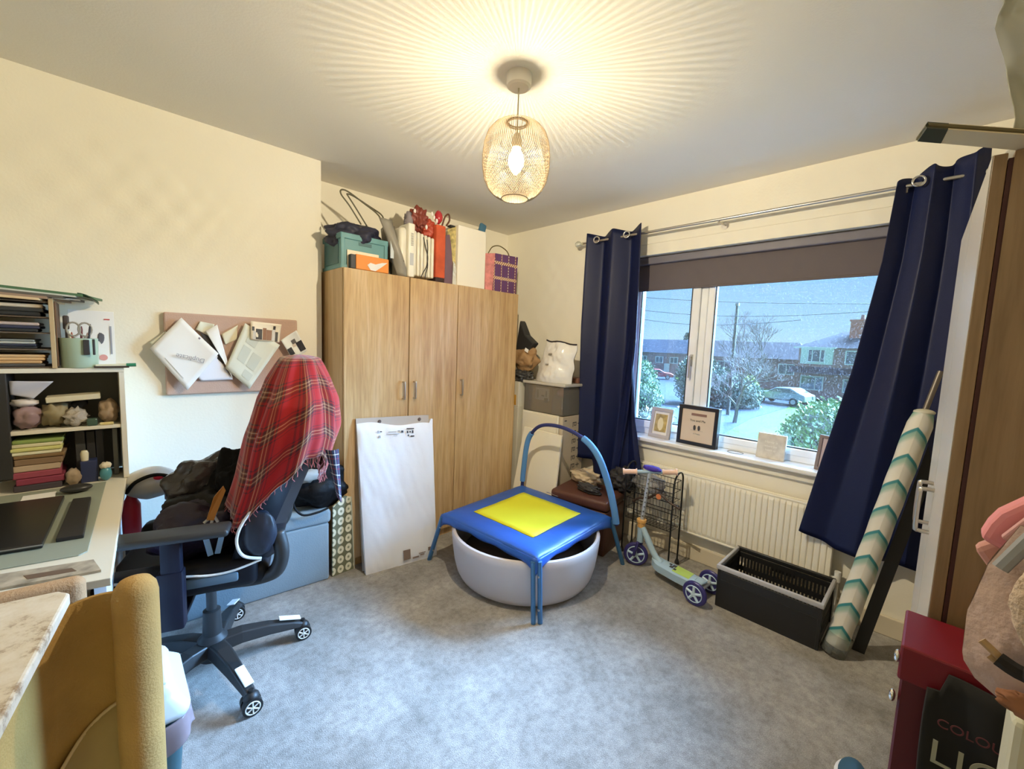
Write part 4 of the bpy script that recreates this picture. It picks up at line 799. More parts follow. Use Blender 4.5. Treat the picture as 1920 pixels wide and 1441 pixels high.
obj('cover_flap', MB().grid(lambda u, v: (lerp(-.07, -.012, u), lerp(2.37, 2.60, v), 1.513-.030*u*u), 8, 6), P('dark green cover', (.03, .09, .04), .4), fl, solid=.003, smooth=True)
obj('loose_sheet', MB().rb((-.14, 2.40, 1.488), (-.065, 2.5, 1.491), .001), pap, fl)
# pot with pens
pot = thing('pencil_pot', 'pale green pot holding scissors and pens on the hutch top', 'pot', (-.075, 2.44, 1.2185))
obj('pot', MB().lathe((-.075, 2.44, 1.2185), [(.0, 0), (.052, .0), (.054, .004), (.056, .118), (.052, .118), (.050, .01), (0, .008)], 40, cap=False), P('sage green enamel', (.36, .47, .36), .35), pot, smooth='auto')
tools = []
def inpot(name, label, cat, mb, mat, **k): return one(name, mb, mat, label, cat, **k)
b = MB()
for cx, tl in ((-.088, .0), (-.055, .0)):
    b.tube([(cx+.019*math.cos(2*PI*i/16), 2.425, 1.372+.027*math.sin(2*PI*i/16)) for i in range(16)], .0035, 6, closed=True)
b.tube([(-.088, 2.425, 1.345), (-.068, 2.43, 1.26)], .004, 6); b.tube([(-.055, 2.425, 1.345), (-.075, 2.43, 1.26)], .004, 6)
inpot('scissors', 'scissors with grey loop handles standing in the green pot', 'scissors', b, P('grey handle', (.30, .27, .22), .4))
b = MB().rb((-.117, 2.44, 1.37), (-.099, 2.452, 1.425), .005, 2); b.cyl((-.108, 2.446, 1.24), (-.108, 2.446, 1.375), .004, n=8); inpot('hairbrush', 'dark brush head standing at the left of the green pot', 'brush', b, P('dark brown bristles', (.06, .045, .04), .7))
for k, (x, y, z, c, w_) in enumerate(((-.040, 2.425, 1.395, (.02, .015, .02), 'black pen, tallest at the right of the green pot'), (-.066, 2.45, 1.385, (.25, .04, .03), 'red pen between the scissor loops in the green pot'), (-.095, 2.46, 1.36, (.35, .05, .03), 'short red pen left in the green pot'), (-.10, 2.43, 1.365, (.7, .65, .5), 'cream pencil beside the brush in the green pot'), (-.05, 2.46, 1.36, (.4, .25, .2), 'brown pencil at the back of the green pot'))):
    one('pen', MB().tube([(-.075+(x+.075)*.5, y, 1.25), (x, y, z-.012), (x+.0005, y, z)], [.004, .004, .0015], 8), P('pen %d' % k, c, .4), w_, 'pen', 'pens in the green pot')
one('bulldog_clip', MB().rb((-.062, 2.378, 1.272), (-.044, 2.3838, 1.332), .002).rb((-.036, 2.374, 1.272), (-.028, 2.3835, 1.335), .002), P('black clip', (.03, .03, .035), .4), 'black clip hooked over the front of the green pot', 'clip')
cd_ = thing('greeting_card', 'white card with red and pink marks standing behind the green pot', 'card', (-.03, 2.52, 1.2185))
obj('card', MB().rb((-.105, 2.515, 1.2185), (.032, 2.518, 1.452), .001), pap, cd_)
obj('red_marks', MB().box((.010, 2.5135, 1.418), (.018, .001, .005)), P('red ink', (.5, .08, .07), .7), cd_); obj('pink_seal', MB().cyl((-.006, 2.5145, 1.255), (-.006, 2.513, 1.255), .013, n=20), P('pink ink', (.65, .30, .28), .7), cd_)
obj('grey_strip', MB().box((.020, 2.5135, 1.33), (.006, .001, .12)), P('grey ink', (.35, .33, .32), .7), cd_); obj('dark_sketch', MB().blob((-.010, 2.5138, 1.34), (.010, .001, .022), 2, .5, 3), P('dark sketch', (.10, .10, .12), .7), cd_)
mk = thing('marker_pen', 'cream marker pen with green cap overhanging the hutch top', 'pen', (.03, 2.395, 1.2185))
obj('barrel', MB().cyl((-.03, 2.40, 1.226), (.062, 2.392, 1.230), .0065, n=14), P('cream barrel', (.70, .70, .55), .4), mk); obj('cap', MB().cyl((.062, 2.392, 1.230), (.092, 2.389, 1.231), .0075, n=14), P('green cap', (.03, .22, .12), .4), mk)
one('black_pencil', MB().cyl((-.035, 2.385, 1.2225), (.070, 2.381, 1.2225), .0035, n=8), P('black lacquer', (.03, .02, .02), .4), 'thin black pencil in front of the cream marker', 'pencil')
# upper hutch shelf
Z1 = .9795
sheet('hanging_paper', 'grey-white paper drooping from under the hutch top', 'paper', [(-.262, 1.17), (-.15, 1.165), (-.205, 1.10), (-.262, 1.118)], 2.42, P('greyish paper', (.48, .48, .53), .8))
one('clear_pouch', MB().blob((-.225, 2.45, Z1+.047), (.042, .05, .046), 3, .4, 3), P('pinkish pouch', (.30, .20, .20), .45), 'pinkish zipped pouch at the left of the upper hutch shelf', 'pouch', smooth=True)
one('white_purse', MB().blob((-.232, 2.44, Z1+.104), (.038, .03, .016), 3, .3, 6), P('off white pouch', (.60, .55, .52), .5), 'off-white pouch lying on the pinkish pouch on the upper shelf', 'pouch', smooth=True)
one('notepad', MB().rb((-.175, 2.42, 1.084), (-.022, 2.50, 1.106), .002, 1, rot=Matrix.Rotation(-.06, 4, 'Y')), P('cream notepad', (.62, .56, .38), .7), 'cream pad lying on top of the heap on the upper hutch shelf', 'notepad')
one('paper_bag', MB().blob((-.155, 2.46, Z1+.050), (.042, .05, .050), 3, .5, 9), P('olive brown paper', (.26, .21, .11), .7), 'olive brown paper bag in the middle of the upper hutch shelf', 'bag', smooth=True)
one('clear_packet', MB().blob((-.100, 2.44, Z1+.036), (.034, .04, .036), 3, .7, 11), P('shiny film', (.42, .37, .30), .15, bump=1, bscale=40), 'crumpled shiny packet in the middle of the upper hutch shelf', 'packet', smooth=True)
one('black_case', MB().rb((-.108, 2.45, 1.052), (-.062, 2.52, 1.080), .005, 2, rot=Matrix.Rotation(-.5, 4, 'Y')), blk, 'small black case tilted on the clear packet', 'case')
one('brown_pouch', MB().blob((.0, 2.46, Z1+.050), (.033, .05, .049), 3, .4, 14), P('tan pouch', (.34, .24, .15), .6), 'tan crumpled pouch at the right of the upper hutch shelf', 'pouch', smooth=True)
one('green_tin', MB().rb((-.066, 2.40, Z1+.0005), (-.034, 2.43, Z1+.030), .005, 2), P('dark green tin', (.05, .09, .06), .3), 'dark green tin beside the tan pouch', 'tin')
one('yellow_pad', MB().rb((-.028, 2.398, Z1+.0005), (.014, 2.405, Z1+.012), .002, 1), P('yellow note', (.62, .50, .20), .7), 'small yellow pad at the front of the upper shelf', 'notepad')
# lower hutch
Z0 = .7445
stack('crimson and brown books at the left under the lower hutch shelf', -.262, -.135, Z0, .125, 5, [(.05, .04, .05), (.22, .03, .06), (.28, .05, .08), (.45, .34, .24), (.22, .14, .08)], cat='books')
stack('yellow-green magazines stacked on the books in the hutch', -.262, -.128, .8705, .072, 5, [(.20, .12, .05), (.70, .68, .50), (.55, .54, .20), (.62, .58, .38), (.22, .30, .08)], cat='magazines')
one('woolly_ball', MB().blob((-.112, 2.40, Z0+.034), (.022, .022, .034), 3, .3, 3), P('brown beige wool', (.32, .24, .16), .9), 'brown-beige woolly ball beside the crimson books', 'ball', smooth=True)
one('navy_box', MB().rb((-.092, 2.405, Z0), (-.042, 2.47, .832), .002, 1), P('navy card', (.02, .03, .09), .5), 'navy blue box between the woolly ball and the teal egg cup', 'box')
one('cream_tub', MB().lathe((-.078, 2.43, .8325), [(0, 0), (.011, 0), (.013, .03), (.009, .042), (0, .044)], 16), P('cream tub', (.68, .62, .42), .4), 'small cream tub standing on the navy box', 'tub', smooth='auto')
eg = thing('teal_ornament', 'teal ornament with white crest at the right of the lower hutch', 'ornament', (-.018, 2.40, Z0))
obj('body', MB().blob((-.018, 2.40, Z0+.030), (.019, .019, .030), 3), P('teal glaze', (.07, .25, .30), .3), eg, smooth=True); obj('crest', MB().blob((-.018, 2.40, Z0+.064), (.018, .016, .014), 3, .5, 2), P('cream crest', (.65, .58, .42), .6), eg, smooth=True)
for k, (x0, x1, h_, c) in enumerate(((-.105, -.075, .205, (.05, .05, .05)), (-.072, -.046, .20, (.02, .02, .022)), (-.044, -.020, .205, (.025, .025, .03)), (.008, .024, .205, (.16, .16, .15)))):
    one('ring_binder', MB().rb((x0, 2.475, Z0), (x1, 2.60, Z0+h_), .002, 1), P('binder %d' % k, c, .6), ('dark grey binder leftmost in the lower hutch', 'black binder behind the cream tub', 'black binder behind the teal ornament', 'grey upright binder against the right hutch side')[k], 'binder', 'binders in the lower hutch')
# desktop things
one('desk_mat', MB().poly([(-.62, 1.72, Z0), (-.075, 1.625, Z0), (-.058, 1.64, Z0), (-.018, 2.37, Z0), (-.62, 2.38, Z0)], (0, 0, .003)), P('grey green desk mat', (.27, .30, .24), .6), 'grey-green mat covering most of the desktop', 'desk mat', bev=.001)
lp = thing('laptop', 'closed black laptop lying at the front left of the desk mat', 'laptop', (-.30, 1.95, Z0+.0035))
obj('base', MB().poly([(-.46, 1.80, Z0+.0035), (-.150, 1.735, Z0+.0035), (-.128, 2.20, Z0+.0035), (-.46, 2.235, Z0+.0035)], (0, 0, .016)), P('black case', (.012, .012, .012), .3), lp, bev=.003)
obj('edge_strip', MB().tube([(-.46, 1.799, Z0+.014), (-.150, 1.734, Z0+.014)], .0025, 6), P('grey edge', (.3, .3, .3), .3, .6), lp)
one('black_notebook', MB().poly([(-.126, 1.76, Z0+.0035), (-.068, 1.75, Z0+.0035), (-.058, 2.14, Z0+.0035), (-.105, 2.15, Z0+.0035)], (0, 0, .012)), P('black cover', (.015, .013, .012), .6), 'black notebook tucked against the right side of the laptop', 'notebook', bev=.002)
one('computer_mouse', MB().blob((-.10, 2.275, Z0+.019), (.045, .03, .015), 3), P('black mouse', (.02, .02, .02), .35), 'black mouse at the back of the desk mat', 'mouse', smooth=True)
one('white_slip', MB().rb((-.24, 2.25, Z0+.0035), (-.155, 2.32, Z0+.006), .001, 1), pap, 'white slip of paper left of the mouse', 'paper')
mg = thing('magazine', 'brown and cream magazine along the front edge of the desk', 'magazine', (-.30, 1.56, Z0))
obj('cover', MB().poly([(-.55, 1.60, Z0+.0005), (-.03, 1.478, Z0+.0005), (-.045, 1.56, Z0+.0005), (-.55, 1.70, Z0+.0005)], (0, 0, .006)), P('mottled magazine cover', (.42, .36, .27), .5, noise=.5, nscale=25), mg); obj('dark_photo', MB().poly([(-.16, 1.530, Z0+.0066), (-.075, 1.508, Z0+.0066), (-.085, 1.535, Z0+.0066), (-.17, 1.56, Z0+.0066)], (0, 0, .0006)), P('dark cover picture', (.14, .09, .06), .5), mg)
# ------------------------------------------------------------------ left foreground
felt = P('tan suede card', (.46, .28, .09), .85, noise=.12, nscale=14, bump=.25, bscale=240); felt_d = P('tan inner card', (.42, .25, .07), .85, noise=.15, nscale=8, bump=.25, bscale=240)
cb = thing('scratching_post_tub', 'tan suede-look tub with thick rolled upright edge in the left foreground', 'tub', (-.15, .95, 0))
pts = [(.030, 1.055, 0), (.030, 1.055, .85), (.030, 1.055, .905), (.026, 1.057, .925)]
obj('rolled_edge', MB().lathe((.024, 1.046, 0), [(.0, 0), (.035, 0), (.035, .868), (.032, .885), (.024, .897), (.010, .903), (.0, .904)], 32), felt, cb, smooth='auto')
def shell(u, v):
    P0, P1, P2, P3 = Vector((.005, 1.06, 0)), Vector((-.09, 1.16, 0)), Vector((-.17, 1.02, 0)), Vector((-.20, .55, 0))
    p = P0*(1-u)**3+P1*3*u*(1-u)**2+P2*3*u*u*(1-u)+P3*u**3; top = .875-.05*u; return (p.x, p.y, lerp(.02, top, v))
obj('curved_panel', MB().grid(shell, 26, 10), felt_d, cb, smooth=True, solid=.010)
def flapf(u, v): p = Vector(shell(.02+.46*u, lerp(.34+.06*u, lerp(.75, .64, u), v))); q = Vector((.012, -.040, 0))*(.3+.7*(1-v)); p += q; p.x += .012*math.sin(v*6+1)*u; return p
obj('torn_flap', MB().grid(flapf, 12, 12), P('torn tan layer', (.38, .27, .11), .9, noise=.1, nscale=10), cb, smooth=True, solid=.004)
b = MB().tube(sp([flapf(0, 1), flapf(.3, 1), flapf(.6, 1.0), flapf(1, 1), flapf(1, .7), flapf(.95, .4), flapf(1, 0)], 6), .0035, 6); obj('torn_edge', b, P('pale torn edge', (.62, .48, .28), .9), cb, smooth=True)
tb2 = thing('tan_cushion', 'tan flat cushion with rounded corner in front of the desk edge', 'cushion', (-.3, 1.2, .60))
obj('cushion', MB().rb((-.75, 1.185, .70), (-.050, 1.225, .865), .03, 5, rot=Matrix.Rotation(math.radians(-5), 4, 'Z'), piv=(-.04, 1.18, .8)), P('tan brown suede', (.45, .29, .16), .85, bump=.25, bscale=240), tb2, smooth='auto')
obj('support', MB().rb((-.72, 1.17, .0), (-.10, 1.195, .70), .01, 2, rot=Matrix.Rotation(math.radians(-5), 4, 'Z'), piv=(-.04, 1.18, .8)), felt_d, tb2)
def marble(n):
    t = n.nodes.new('ShaderNodeTexCoord'); a = n.nodes.new('ShaderNodeTexNoise'); a.inputs['Scale'].default_value = 16; a.inputs['Detail'].default_value = 8; a.inputs['Roughness'].default_value = .75; n.links.new(t.outputs['Object'], a.inputs['Vector'])
    return stops(n, a.outputs[0], [(.34, (.30, .21, .13)), (.44, (.66, .59, .47)), (.62, (.76, .71, .62))], 'LINEAR')
wbm = ramp_mat('scuffed off-white board', marble, .6)
one('scuffed_board', MB().poly([(-.70, 1.185, .90), (-.141, 1.043, .90), (-.075, 1.032, .90), (-.060, 1.012, .90), (-.135, .50, .90), (-.165, .10, .90), (-.75, .10, .90)], (0, 0, .022)), wbm, 'thick scuffed off-white board lying in the left foreground', 'board', bev=.004)
one('board_support', MB().rb((-.70, .20, 0), (-.26, .98, .899), .01), felt_d, 'tan carton under the scuffed off-white board', 'carton')
# ------------------------------------------------------------------ bin
bn = thing('swing_bin', 'dark teal bin with pale blue-white swing lid and liner, below the chair', 'bin', (-.005, 1.355, 0))
tl = P('dark teal plastic', (.035, .085, .10), .4); lidm = P('pale blue white plastic', (.62, .70, .76), .35)
def tap(lo, hi, k): # tapered body
    b = MB(); (x0, y0, z0), (x1, y1, z1) = lo, hi; cx, cy = (x0+x1)/2, (y0+y1)/2
    b.rb(lo, hi, .03, 4)
    for v in b.b.verts:
        t = (v.co.z-z0)/(z1-z0); s_ = k+(1-k)*t; v.co.x = cx+(v.co.x-cx)*s_; v.co.y = cy+(v.co.y-cy)*s_
    return b
obj('body', tap((-.12, 1.235, 0), (.11, 1.475, .415), .78), tl, bn, smooth='auto')
lid = obj('lid', tap((-.13, 1.222, .415), (.122, 1.488, .505), 1.0), lidm, bn, smooth='auto')
for v in lid.data.vertices:
    if v.co.z > .45: v.co.x *= .80; v.co.y *= .82
obj('lid_flap', MB().rb((-.085, 1.265, .504), (.078, 1.445, .514), .008, 3), lidm, lid, smooth='auto')
def skirt(u, v):
    a = 2*PI*u; sx_, sy_ = .128, .136; k = 5; ca, sa = math.cos(a), math.sin(a); r_ = (abs(ca)**k+abs(sa)**k)**(-1/k); z = .424-.065*v+.014*math.sin(a*7)*v; g = 1+.05*v+.030*math.sin(a*13)*v+.02*NZ.noise(Vector((ca*4, sa*4, v*3)))
    return (-.005+sx_*r_*ca*g, 1.355+sy_*r_*sa*g, z)
obj('liner', MB().grid(skirt, 90, 10), glassmat('mauve plastic film', (.85, .78, .80), body=.5, bodycol=(.40, .31, .33)), bn, smooth=True, solid=.001)
# ------------------------------------------------------------------ trampoline over the grey tub
tubm = P('pale grey moulded shell', (.60, .56, .56), .5, bump=.05, bscale=300)
tc_, tr_ = (1.805, 1.675), .45
tub = thing('tub_chair', 'pale grey rounded tub seat tucked under the small trampoline', 'seat', (tc_[0], tc_[1], 0))
prof = [(0, .0), (.34, .0), (.375, .004), (.398, .018), (.415, .05), (.430, .11), (.440, .18), (.446, .24), (.448, .268), (.442, .280), (.428, .282), (.420, .27), (.41, .20), (.39, .10), (.30, .05), (0, .045)]
obj('shell', MB().lathe((tc_[0], tc_[1], 0), prof, 72, cap=False), tubm, tub, smooth='auto')
obj('seat_cushion', MB().blob((tc_[0], tc_[1], .13), (.37, .37, .07), 4), P('dark seat fabric', (.10, .08, .07), .8), tub, smooth=True)
TC = dict(F=(1.490, 1.300), R=(2.235, 1.345), B=(2.215, 2.115), L=(1.440, 2.045))
tr = thing('mini_trampoline', 'small square trampoline with blue skirt, yellow mat and blue foam handlebar', 'trampoline', (1.85, 1.70, 0))
bsk = P('royal blue vinyl', (.018, .10, .42), .42, bump=.25, bscale=12); bst = P('blue painted steel', (.05, .16, .33), .35, .2)
cor = [Vector((*TC[k], .315)) for k in 'FRBL']; cen = sum(cor, Vector())/4
def padf(u, v):
    p = cor[0].lerp(cor[1], u).lerp(cor[3].lerp(cor[2], u), v); e = min(u, 1-u, v, 1-v)
    p.z = .338-.020*math.exp(-e*26)+.004*NZ.noise(Vector((u*6, v*6, 0)))*(1 if e < .2 else .2)+(.0)
    return p
def padpick(keep):
    b = MB(); b.grid(padf, 48, 48)
    dele = [f for f in b.b.faces if not keep(sum((l[b.uv].uv.x for l in f.loops))/4, sum((l[b.uv].uv.y for l in f.loops))/4)]
    bmesh.ops.delete(b.b, geom=dele, context='FACES'); return b
YM = .185
inn = lambda u, v: YM-.02 < u < 1-YM+.02 and YM-.02 < v < 1-YM+.02
inn2 = lambda u, v: YM < u < 1-YM and YM < v < 1-YM
obj('skirt_pad', padpick(lambda u, v: not inn2(u, v)), bsk, tr, smooth=True, solid=.012)
obj('jumping_mat', MB().grid(lambda u, v: Vector(padf(lerp(YM, 1-YM, u), lerp(YM, 1-YM, v)))+Vector((0, 0, .0068)), 12, 12), P('yellow mat', (.78, .76, .02), .75, bump=.15, bscale=500), tr, smooth=True, solid=.003)
def hang(u, v):
    k = int(u*4*.99999); t = u*4-k; a, c = cor[k], cor[(k+1) % 4]; p = a.lerp(c, t); out = (p-cen); out.z = 0; out.normalize()
    ed = min(t, 1-t); d = .034+.045*math.exp(-ed*14)+.005*math.sin(t*23+k); p = p+out*(.012*math.sin(v*PI*.7)-.006*v); p.z = .325-d*v; return p
obj('skirt_edge', MB().grid(hang, 96, 5), bsk, tr, smooth=True, solid=.003)
fr_ = MB().tube([c.lerp(cen, .03)-Vector((0, 0, .012)) for c in cor], .0125, 10, closed=True); obj('frame', fr_, bst, tr, smooth='auto')
for k, (top, bot) in {'F': ((1.495, 1.305), (1.488, 1.278)), 'R': ((2.235, 1.345), (2.335, 1.302)), 'L': ((1.443, 2.04), (1.425, 2.145)), 'B': ((2.215, 2.11), (2.27, 2.20))}.items():
    T_, B_ = Vector((*top, .31)), Vector((*bot, .0)); b = MB()
    dx = Vector((.014, -.010, 0)) if k == 'F' else Vector((.0, 0, 0))
    if k == 'F':
        b.tube([T_-dx, B_-dx+Vector((0, 0, .002))], .0125, 10); b.tube([T_+dx, B_+dx+Vector((0, 0, .002))], .0125, 10)
    else: b.tube([T_, B_], .0135, 12)
    lg = obj('leg', b, bst, tr, smooth='auto')
    if k in 'FL':
        bb_ = MB()
        for t in (.22, .75): q = T_.lerp(B_, t); bb_.cyl(q+Vector((-.004, -.013, 0)), q+Vector((-.006, -.022, 0)), .0045, n=10)
        obj('bolt', bb_, steel, lg)
hp = sp([(2.215, 2.11, .30), (2.212, 2.10, .45), (2.208, 2.07, .66), (2.205, 2.015, .755), (2.202, 1.93, .815), (2.20, 1.80, .835), (2.20, 1.66, .82), (2.205, 1.53, .770), (2.21, 1.44, .68), (2.225, 1.375, .53), (2.235, 1.335, .40), (2.25, 1.315, .28)], 6)
obj('handlebar', MB().tube(hp, .0125, 12), P('dark blue grip foam', (.022, .030, .15), .65), tr, smooth=True)
lb = P('light blue foam', (.10, .27, .56), .8); nn = len(hp)
obj('foam_sleeve', MB().tube(hp[3:18], .0195, 14), lb, tr, smooth='auto'); obj('foam_sleeve', MB().tube(hp[40:nn-1], .0215, 14), lb, tr, smooth='auto')
obj('care_label', MB().grid(lambda u, v: (lerp(2.228, 2.245, v)+.0, lerp(1.885, 1.78, u), .338-.012*v+.003*math.sin(u*6)), 6, 4), P('white label', (.8, .8, .78), .6), tr, solid=.001)
# ------------------------------------------------------------------ stack in the corner by the window wall
wu = thing('white_unit', 'white low cabinet in the corner under the clear storage box', 'cabinet', (2.58, 2.2, 0))
obj('body', MB().rb((2.43, 1.965, 0), (2.735, 2.345, .855), .004), P('cream white laminate', (.76, .72, .60), .5), wu)
obj('front_panel', MB().rb((2.422, 1.98, .02), (2.43, 2.335, .845), .002, 1), P('cream white laminate', (.76, .72, .60), .5), wu)
lw = one('leaning_panel', MB().poly([(2.235, 1.835, .002), (2.228, 2.27, .002), (2.402, 2.292, .722), (2.402, 1.905, .716)], (.014, 0, .003)), P('off-white painted panel', (.78, .74, .62), .5), 'off-white panel leaning on the white corner cabinet behind the trampoline', 'panel')
ps = thing('printed_carton', 'tall narrow beige carton printed with a column of black glyphs', 'carton', (2.58, 1.93, 0))
obj('carton', MB().rb((2.432, 1.925, .0), (2.70, 1.958, .852), .003, 1), P('beige printed card', (.56, .48, .36), .7), ps)
gl = MB()
for k in range(8):
    z = .765-.066*k; x = 2.555
    gl.rb((x, 1.9238, z), (x+.006, 1.9246, z+.038), .0003, 1); gl.rb((x, 1.9238, z+.032), (x+.045, 1.9246, z+.038), .0003, 1); gl.rb((x+.018, 1.9238, z+.012), (x+.024, 1.9246, z+.030), .0003, 1); gl.rb((x+.018, 1.9238, z+.008), (x+.045, 1.9246, z+.013), .0003, 1); gl.rb((x+.039, 1.9238, z+.008), (x+.045, 1.9246, z+.038), .0003, 1)
    gl.rb((x+.062, 1.9238, z+.020), (x+.105, 1.9246, z+.027), .0003, 1); gl.rb((x+.08, 1.9238, z+.004), (x+.086, 1.9246, z+.040), .0003, 1)
gl.rb((2.452, 1.9238, .818), (2.48, 1.9246, .826), .0003, 1); obj('black_print', gl, ink, ps)
clear_m = glassmat('clear storage plastic', (.90, .90, .88), body=.22, bodycol=(.55, .52, .46))
cbx = thing('storage_box', 'clear plastic storage box with grey lid on the white corner cabinet', 'storage box', (2.58, 2.12, .857))
b = MB(); x0, x1, y0, y1, z0, z1 = 2.435, 2.735, 1.93, 2.335, .857, 1.075
b.box(((x0+x1)/2, (y0+y1)/2, z0+.002), (x1-x0, y1-y0, .004)); b.box((x0+.002, (y0+y1)/2, (z0+z1)/2), (.004, y1-y0, z1-z0)); b.box((x1-.002, (y0+y1)/2, (z0+z1)/2), (.004, y1-y0, z1-z0)); b.box(((x0+x1)/2, y0+.002, (z0+z1)/2), (x1-x0, .004, z1-z0)); b.box(((x0+x1)/2, y1-.002, (z0+z1)/2), (x1-x0, .004, z1-z0))
obj('box_body', b, clear_m, cbx); obj('lid', MB().rb((2.42, 1.912, 1.076), (2.745, 2.35, 1.098), .006, 3), P('translucent grey lid', (.52, .50, .45), .35), cbx)
cbi = thing('cardboard_box', 'brown carton with white label seen inside the clear storage box', 'box', (2.5, 2.16, .862)); obj('carton', MB().rb((2.445, 2.045, .862), (2.56, 2.30, 1.055), .003, 1), P('brown carton', (.34, .22, .12), .8), cbi)
obj('label', MB().rb((2.4435, 2.08, .955), (2.4445, 2.225, 1.050), .0003, 1), pap, cbi); obj('black_print', (lambda q: (q.rb((2.4425, 2.09, .94), (2.4434, 2.13, .975), .0002, 1), q.rb((2.4425, 2.105, .985), (2.4434, 2.115, 1.03), .0002, 1), q.rb((2.4425, 2.13, .985), (2.4434, 2.16, .995), .0002, 1), q.rb((2.4425, 2.19, .97), (2.4434, 2.205, 1.035), .0002, 1))[0])(MB()), ink, cbi)
one('pink_cloth', MB().blob((2.50, 1.985, 1.03), (.05, .045, .035), 3, .4, 3), P('pink cloth', (.55, .22, .22), .8), 'pink cloth inside the clear storage box', 'cloth', smooth=True)
one('grey_bundle', MB().blob((2.64, 2.05, .95), (.075, .10, .08), 3, .4, 6), P('grey cloth', (.20, .20, .19), .8), 'grey bundle inside the clear storage box', 'cloth', smooth=True)
def bagf(front):
    def f(u, v):
        y = lerp(2.275, 1.885, u); top = lerp(1.425, 1.395, u); z = lerp(1.0995, top, v); y += lerp(.0, -.06, v)*(1-u)*1.6+(.03*(1-v) if u > .5 else 0)*(u-.5)*2
        puff = .070*math.sin(PI*min(1, max(0, u)))**.6*(1-v**3)+.004; w_ = .030*NZ.noise(Vector((u*3.2+v*2, v*3.5, 2)))+.020*(.5-abs(NZ.noise(Vector((u*6+v*5, v*6-u*3, 7)))))+.006*NZ.noise(Vector((u*16, v*15, 3))); y += .022*NZ.noise(Vector((v*4, u*2, 5)))*(1-v*.5); z += .012*NZ.noise(Vector((u*3, 1, 9)))*v
        return (2.505-(puff+w_*math.sin(PI*u))*(1 if front else -.8), y, z)
    return f
mb = thing('mailing_bag', 'crumpled white plastic mailing bag with black top edge standing on the clear box', 'mailing bag', (2.52, 2.07, 1.10))
b = MB(); b.grid(bagf(1), 28, 28); b.grid(bagf(0), 28, 28); bmesh.ops.remove_doubles(b.b, verts=b.b.verts, dist=.0008); obj('bag', b, P('white glossy polythene', (.76, .75, .72), .22, bump=.5, bscale=14), mb, smooth=True)
obj('black_seal', MB().tube([bagf(1)(u/10, 1) for u in range(11)], .0065, 6), P('black strip', (.02, .015, .02), .5), mb)
pm_ = MB()
for (u0, v0, u1, v1) in ((.30, .66, .44, .71), (.30, .42, .42, .455)): pm_.poly([Vector(bagf(1)(*q))+Vector((-.004, 0, 0)) for q in ((u0, v0), (u1, v0), (u1, v1), (u0, v1))], (-.001, 0, 0))
obj('printed_lines', pm_, P('grey brown print', (.28, .26, .22), .7), mb)
one('brown_parcel', MB().rb((2.60, 1.93, 1.099), (2.70, 2.06, 1.14), .006, 2), P('red brown leather', (.20, .09, .06), .6), 'red-brown purse behind the white mailing bag', 'purse')
rear_ = one('tall_carton', MB().rb((2.40, 2.37, 0), (2.73, 2.78, .87), .004), P('white carton', (.62, .58, .48), .7), 'white carton standing behind the white corner cabinet', 'carton')
ob2 = thing('orange_white_box', 'white and orange box beside the wardrobe edge, above the cabinets', 'box', (2.5, 2.5, .871)); obj('box', MB().rb((2.405, 2.375, .871), (2.60, 2.70, 1.08), .003), P('white box card', (.68, .64, .54), .6), ob2); obj('orange_band', MB().rb((2.4035, 2.40, .885), (2.405, 2.50, .97), .0005, 1), P('orange print', (.65, .33, .04), .6), ob2)
one('black_shoes_bag', MB().blob((2.47, 2.40, 1.13), (.06, .10, .05), 4, .4, 5), P('dark grey rubber', (.05, .05, .05), .4), 'dark grey rumpled bag under the brown paper bundle', 'bag', smooth=True)
one('brown_bundle', MB().blob((2.48, 2.40, 1.265), (.075, .13, .09), 4, .35, 8, 1.8), P('brown kraft paper', (.34, .20, .09), .7, bump=.3, bscale=12), 'brown kraft paper bundle left of the white mailing bag', 'bundle', smooth=True)
one('paper_tag', MB().rb((2.398, 2.28, 1.325), (2.401, 2.32, 1.352), .001, 1, rot=Matrix.Rotation(.4, 4, 'X')), pap, 'white tag on the brown kraft bundle', 'tag')
one('black_satchel', MB().poly([(2.45, 2.44, 1.58), (2.45, 2.37, 1.46), (2.45, 2.275, 1.395), (2.45, 2.33, 1.335), (2.45, 2.48, 1.33)], (.07, 0, 0)), P('black satchel nylon', (.02, .02, .022), .6), 'black satchel with lime flash on top of the brown kraft bundle', 'satchel', bev=.01)
# brown leather stool with shoes
br = P('dark brown leather', (.095, .035, .022), .5, bump=.12, bscale=60)
so = thing('leather_ottoman', 'dark brown leather cube stool behind the trampoline under the curtain', 'stool', (2.44, 1.66, 0), math.radians(10))
RZ = Matrix.Rotation(math.radians(10), 4, 'Z')
obj('base', MB().rb((2.27, 1.455, 0), (2.60, 1.87, .30), .012, 3, rot=RZ), br, so, smooth='auto'); obj('lid', MB().rb((2.262, 1.447, .302), (2.608, 1.878, .375), .025, 4, rot=RZ), br, so, smooth='auto')
sh = thing('black_sandal', 'black and silver sandal lying on the dark brown leather stool', 'sandal', (2.37, 1.62, .376))
obj('sole', MB().blob((2.38, 1.62, .386), (.04, .10, .010), 3, .1, 1), P('black sole', (.02, .02, .02), .5), sh, smooth=True); obj('upper', MB().blob((2.38, 1.62, .405), (.038, .085, .028), 4, .5, 4, 2.2), P('black patent', (.04, .04, .045), .15), sh, smooth=True)
one('beige_cloth', MB().blob((2.50, 1.74, .43), (.06, .11, .055), 4, .4, 6), P('beige towel', (.55, .44, .30), .9), 'beige folded cloth on the brown stool below the curtain', 'cloth', smooth=True)
one('black_bag', MB().blob((2.60, 1.49, .455), (.07, .09, .08), 4, .4, 2), P('black cloth bag', (.02, .018, .02), .7), 'black bag on the stool corner beside the wire rack', 'bag', smooth=True)
